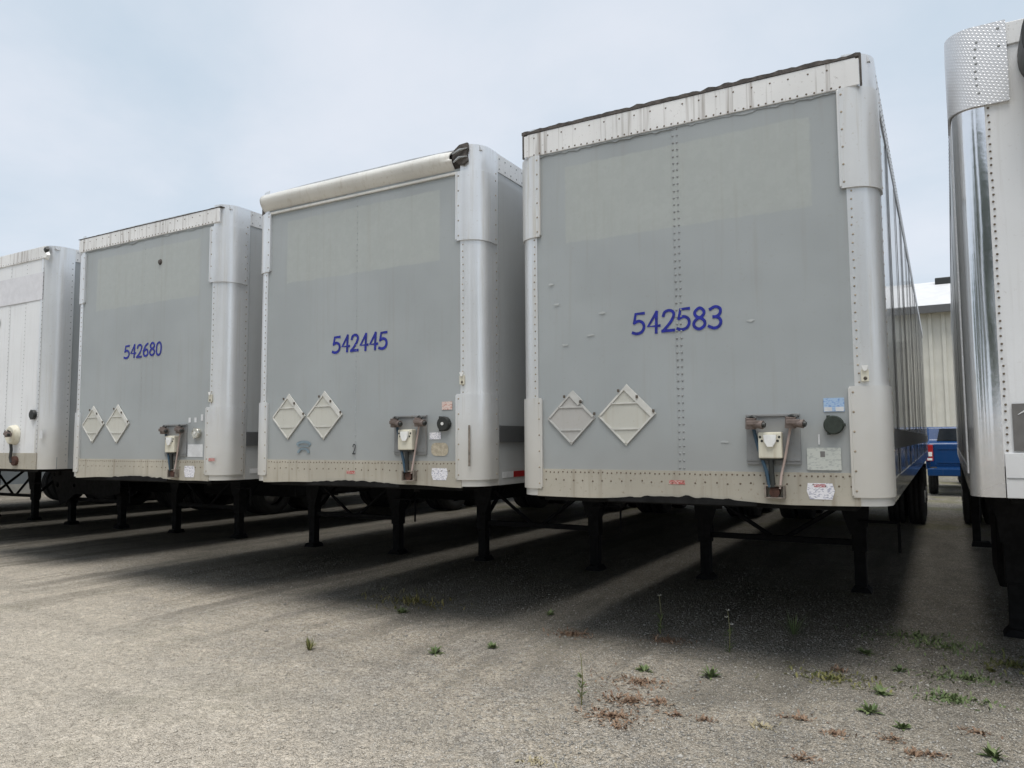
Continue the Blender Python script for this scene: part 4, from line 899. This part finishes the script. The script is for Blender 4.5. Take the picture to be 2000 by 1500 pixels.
glab = ['bright green weed just in front of the yellowish patch under trailer 542445','small green weed on gravel below the corner of trailer 542445, left of two','small green weed on gravel left of the nearest trailer, right of two','dark green weed in the lit strip between the two largest grey trailers','fresh green weed just above the red brown dead weeds','green weed on gravel in front of the nearest grey trailer, below the white flowers','tall thin weed with small white flowers in front of trailer 542583','thin weed with one pale flower head at the shadow edge','spray of grass blades in the shade under trailer 542583','green weed on gravel, left of the larger leafy patch by the right trailer','small dark green weed, middle of three stepping down to the right','green weed clump on pale gravel, front centre right','green weed on pale gravel, lowest of three in a line','leafy green patch on gravel before the white right trailer','loose green patch below the leafy patch on the right','bright green weed in the bottom right corner','flat green weed at the edge of the shade below trailer 542583','dark leafy weed in shade between trailer 542583 and the white right trailer','broad dark leafy patch in the lane beside the white right trailer','olive weed patch at the right edge under the white trailer','wide yellow green weed patch at the shadow edge under trailer 542445','pale straw grass tuft alone on the open gravel at left','slender dark weed standing in the pale gravel, left of the dead weeds','mossy flat green patch in front of trailer 542583','small olive weed near the right edge beside the shade']
for i, (x, y, k) in enumerate(green):
    r = {'rosette': .075, 'tall': .09, 'grass': .1, 'patch': .2}[k]*(.6+.65*rnd.random()); h = {'tall': .3, 'grass': .24, 'patch': .05}.get(k, .06)
    if i in (6,): h = .3
    if i == 20: r, h = .42, .08
    if i in (17, 18, 19): r = .34
    if i == 21: r, h = .06, .11
    t = thing('weed', glab[i], 'weed', (x, y, ground_h(x, y)), 0, 'green weeds growing in the gravel')
    weed(x, y, r, h, k, 100+i).obj('leaves', {20: 'leaf_yellow', 19: 'leaf_olive', 21: 'leaf_olive', 23: 'leaf_olive', 24: 'leaf_olive'}.get(i, 'leaf'), t)
    if k == 'tall':
        b = MB(); b.tube([(0, 0, 0), (.01, 0, h*.5), (-.005, .01, h)], [.004, .003, .002], 5); b.obj('stem', 'leaf_olive', t)
        if i != 22:
            for q in range(3 if i == 6 else 1):
                b = MB(); c = Vector((-.005+.012*q*(-1)**q, .01, h-.05*q)); 
                for a in range(6): b.add([c, c+Vector((math.cos(a*1.05)*.016, math.sin(a*1.05)*.016, .008)), c+Vector((math.cos(a*1.05+.5)*.016, math.sin(a*1.05+.5)*.016, .012))], [(0, 1, 2)])
                b.obj('flower', 'petal', t)
dry = [(-1.76,4.75),(-1.68,4.1),(-1.68,4.38),(-1.93,5.8),(-1.8,3.36),(-.92,4.35),(-.55,4.41),(-.29,4.48),(.1,4.8),(-.18,4.33),(-.1,4.37),(-.75,4.53),(-2.65,5.63),(-1.38,4.3),(-1.61,3.98),(-1.22,4.3),(-1.52,4.42),(-.66,5.63),(-.67,4.02)]
dlab = ['red brown dead weed under the fresh green one, topmost of its cluster','wide red brown dead weed mat on pale gravel, front centre','red brown dead weed in the middle of the front cluster','brown dead weed mat at the shadow edge under the pale flower','small tan dead weed low in the foreground gravel','tan dead weed clump on gravel, bottom centre right','small reddish dead weed right of the bottom centre clump','brown dead weed on gravel left of the green weed clumps at right','grey brown dead weed ball near the right edge','brown dead weed pair at bottom right, left one','brown dead weed pair at bottom right, right one','faint brown dead weed between two tan clumps','dark brown dead weed strip at the left of the shade edge','thin brown dead weed right of the red brown mat','red brown dead weed, lowest of the front cluster','small brown dead weed left of the tan clump','sparse brown dead weed beside the red brown cluster','olive brown dead weed near the mossy patch','small brown dead weed near the bottom edge']
for i, (x, y) in enumerate(dry):
    big = i in (0, 1, 2, 3, 12); r = (.14 if big else .06)*(.85+.3*rnd.random())
    t = thing('dead_weed', dlab[i], 'weed', (x, y, ground_h(x, y)), 0, 'dead brown weeds in the gravel')
    b = weed(x, y, r, .045, 'dry', 300+i)
    if big:
        b2 = weed(x, y, r*1.25, .04, 'mat', 400+i); b.add(b2.v, b2.f)
    b.obj('leaves', 'leaf_straw' if i in (4, 5) else 'leaf_dry', t)

# ------------------------------------------------------------------ trees behind the viewer (mirrored in the polished corner)
M['foliage'] = leaf_mat('tree_foliage', (.03, .055, .018), (.06, .1, .03)); M['bark'] = plain('tree_bark', (.1, .075, .055), .9, 0, .3, 6, .5)
def tree_meshes(seed):
    rs = random.Random(seed); H = 9.5
    b = MB(); b.tube([(0, 0, 0), (.1, .05, 2), (-.05, .1, 5), (.1, 0, 8.5)], [.32, .25, .17, .06], 8)
    tips = []
    for k in range(12):
        a = rs.uniform(0, 6.28); z = rs.uniform(2.2, 7.5); l = rs.uniform(1.8, 3.2)*(1.15-abs(z-4.5)/8); e = Vector((math.cos(a)*l, math.sin(a)*l, z+rs.uniform(.4, 1.6)))
        b.tube([(0, .05, z), (e.x*.5, e.y*.5, z+(e.z-z)*.35), e], [.1, .06, .02], 5); tips.append(e)
    tips += [Vector((rs.uniform(-1, 1), rs.uniform(-1, 1), rs.uniform(3, H))) for _ in range(14)]
    f = MB()
    for c in tips:
        rad = rs.uniform(1.0, 1.7)
        for _ in range(42):
            d = Vector((rs.gauss(0, 1), rs.gauss(0, 1), rs.gauss(0, .8))).normalized()*rad*rs.random()**.4; p = c+d
            u = Vector((rs.gauss(0, 1), rs.gauss(0, 1), rs.gauss(0, 1))).normalized(); v = u.cross(Vector((rs.gauss(0, 1), rs.gauss(0, 1), rs.gauss(0, 1)))).normalized(); q = rs.uniform(.26, .5)
            f.add([p-u*q, p-v*q*.5, p+u*q, p+v*q*.5], [(0, 1, 2, 3)])
    return b.mesh('trunk', 'bark'), f.mesh('crown', 'foliage')
TM = [tree_meshes(51), tree_meshes(77)]
for k in range(10):
    x = -40+8*k+rnd.uniform(-1, 1); y = -19-rnd.uniform(0, 4)-.006*(x+5)**2*(-.4); sc = rnd.uniform(1.05, 1.4)
    t = thing('tree', 'leafy dark green tree in the row mirrored in the polished trailer corner', 'tree', (x, y, 0), rnd.uniform(0, 6), 'trees facing the trailers'); t.scale = (sc, sc, sc)
    link('trunk', TM[k % 2][0], t); link('crown', TM[k % 2][1], t)
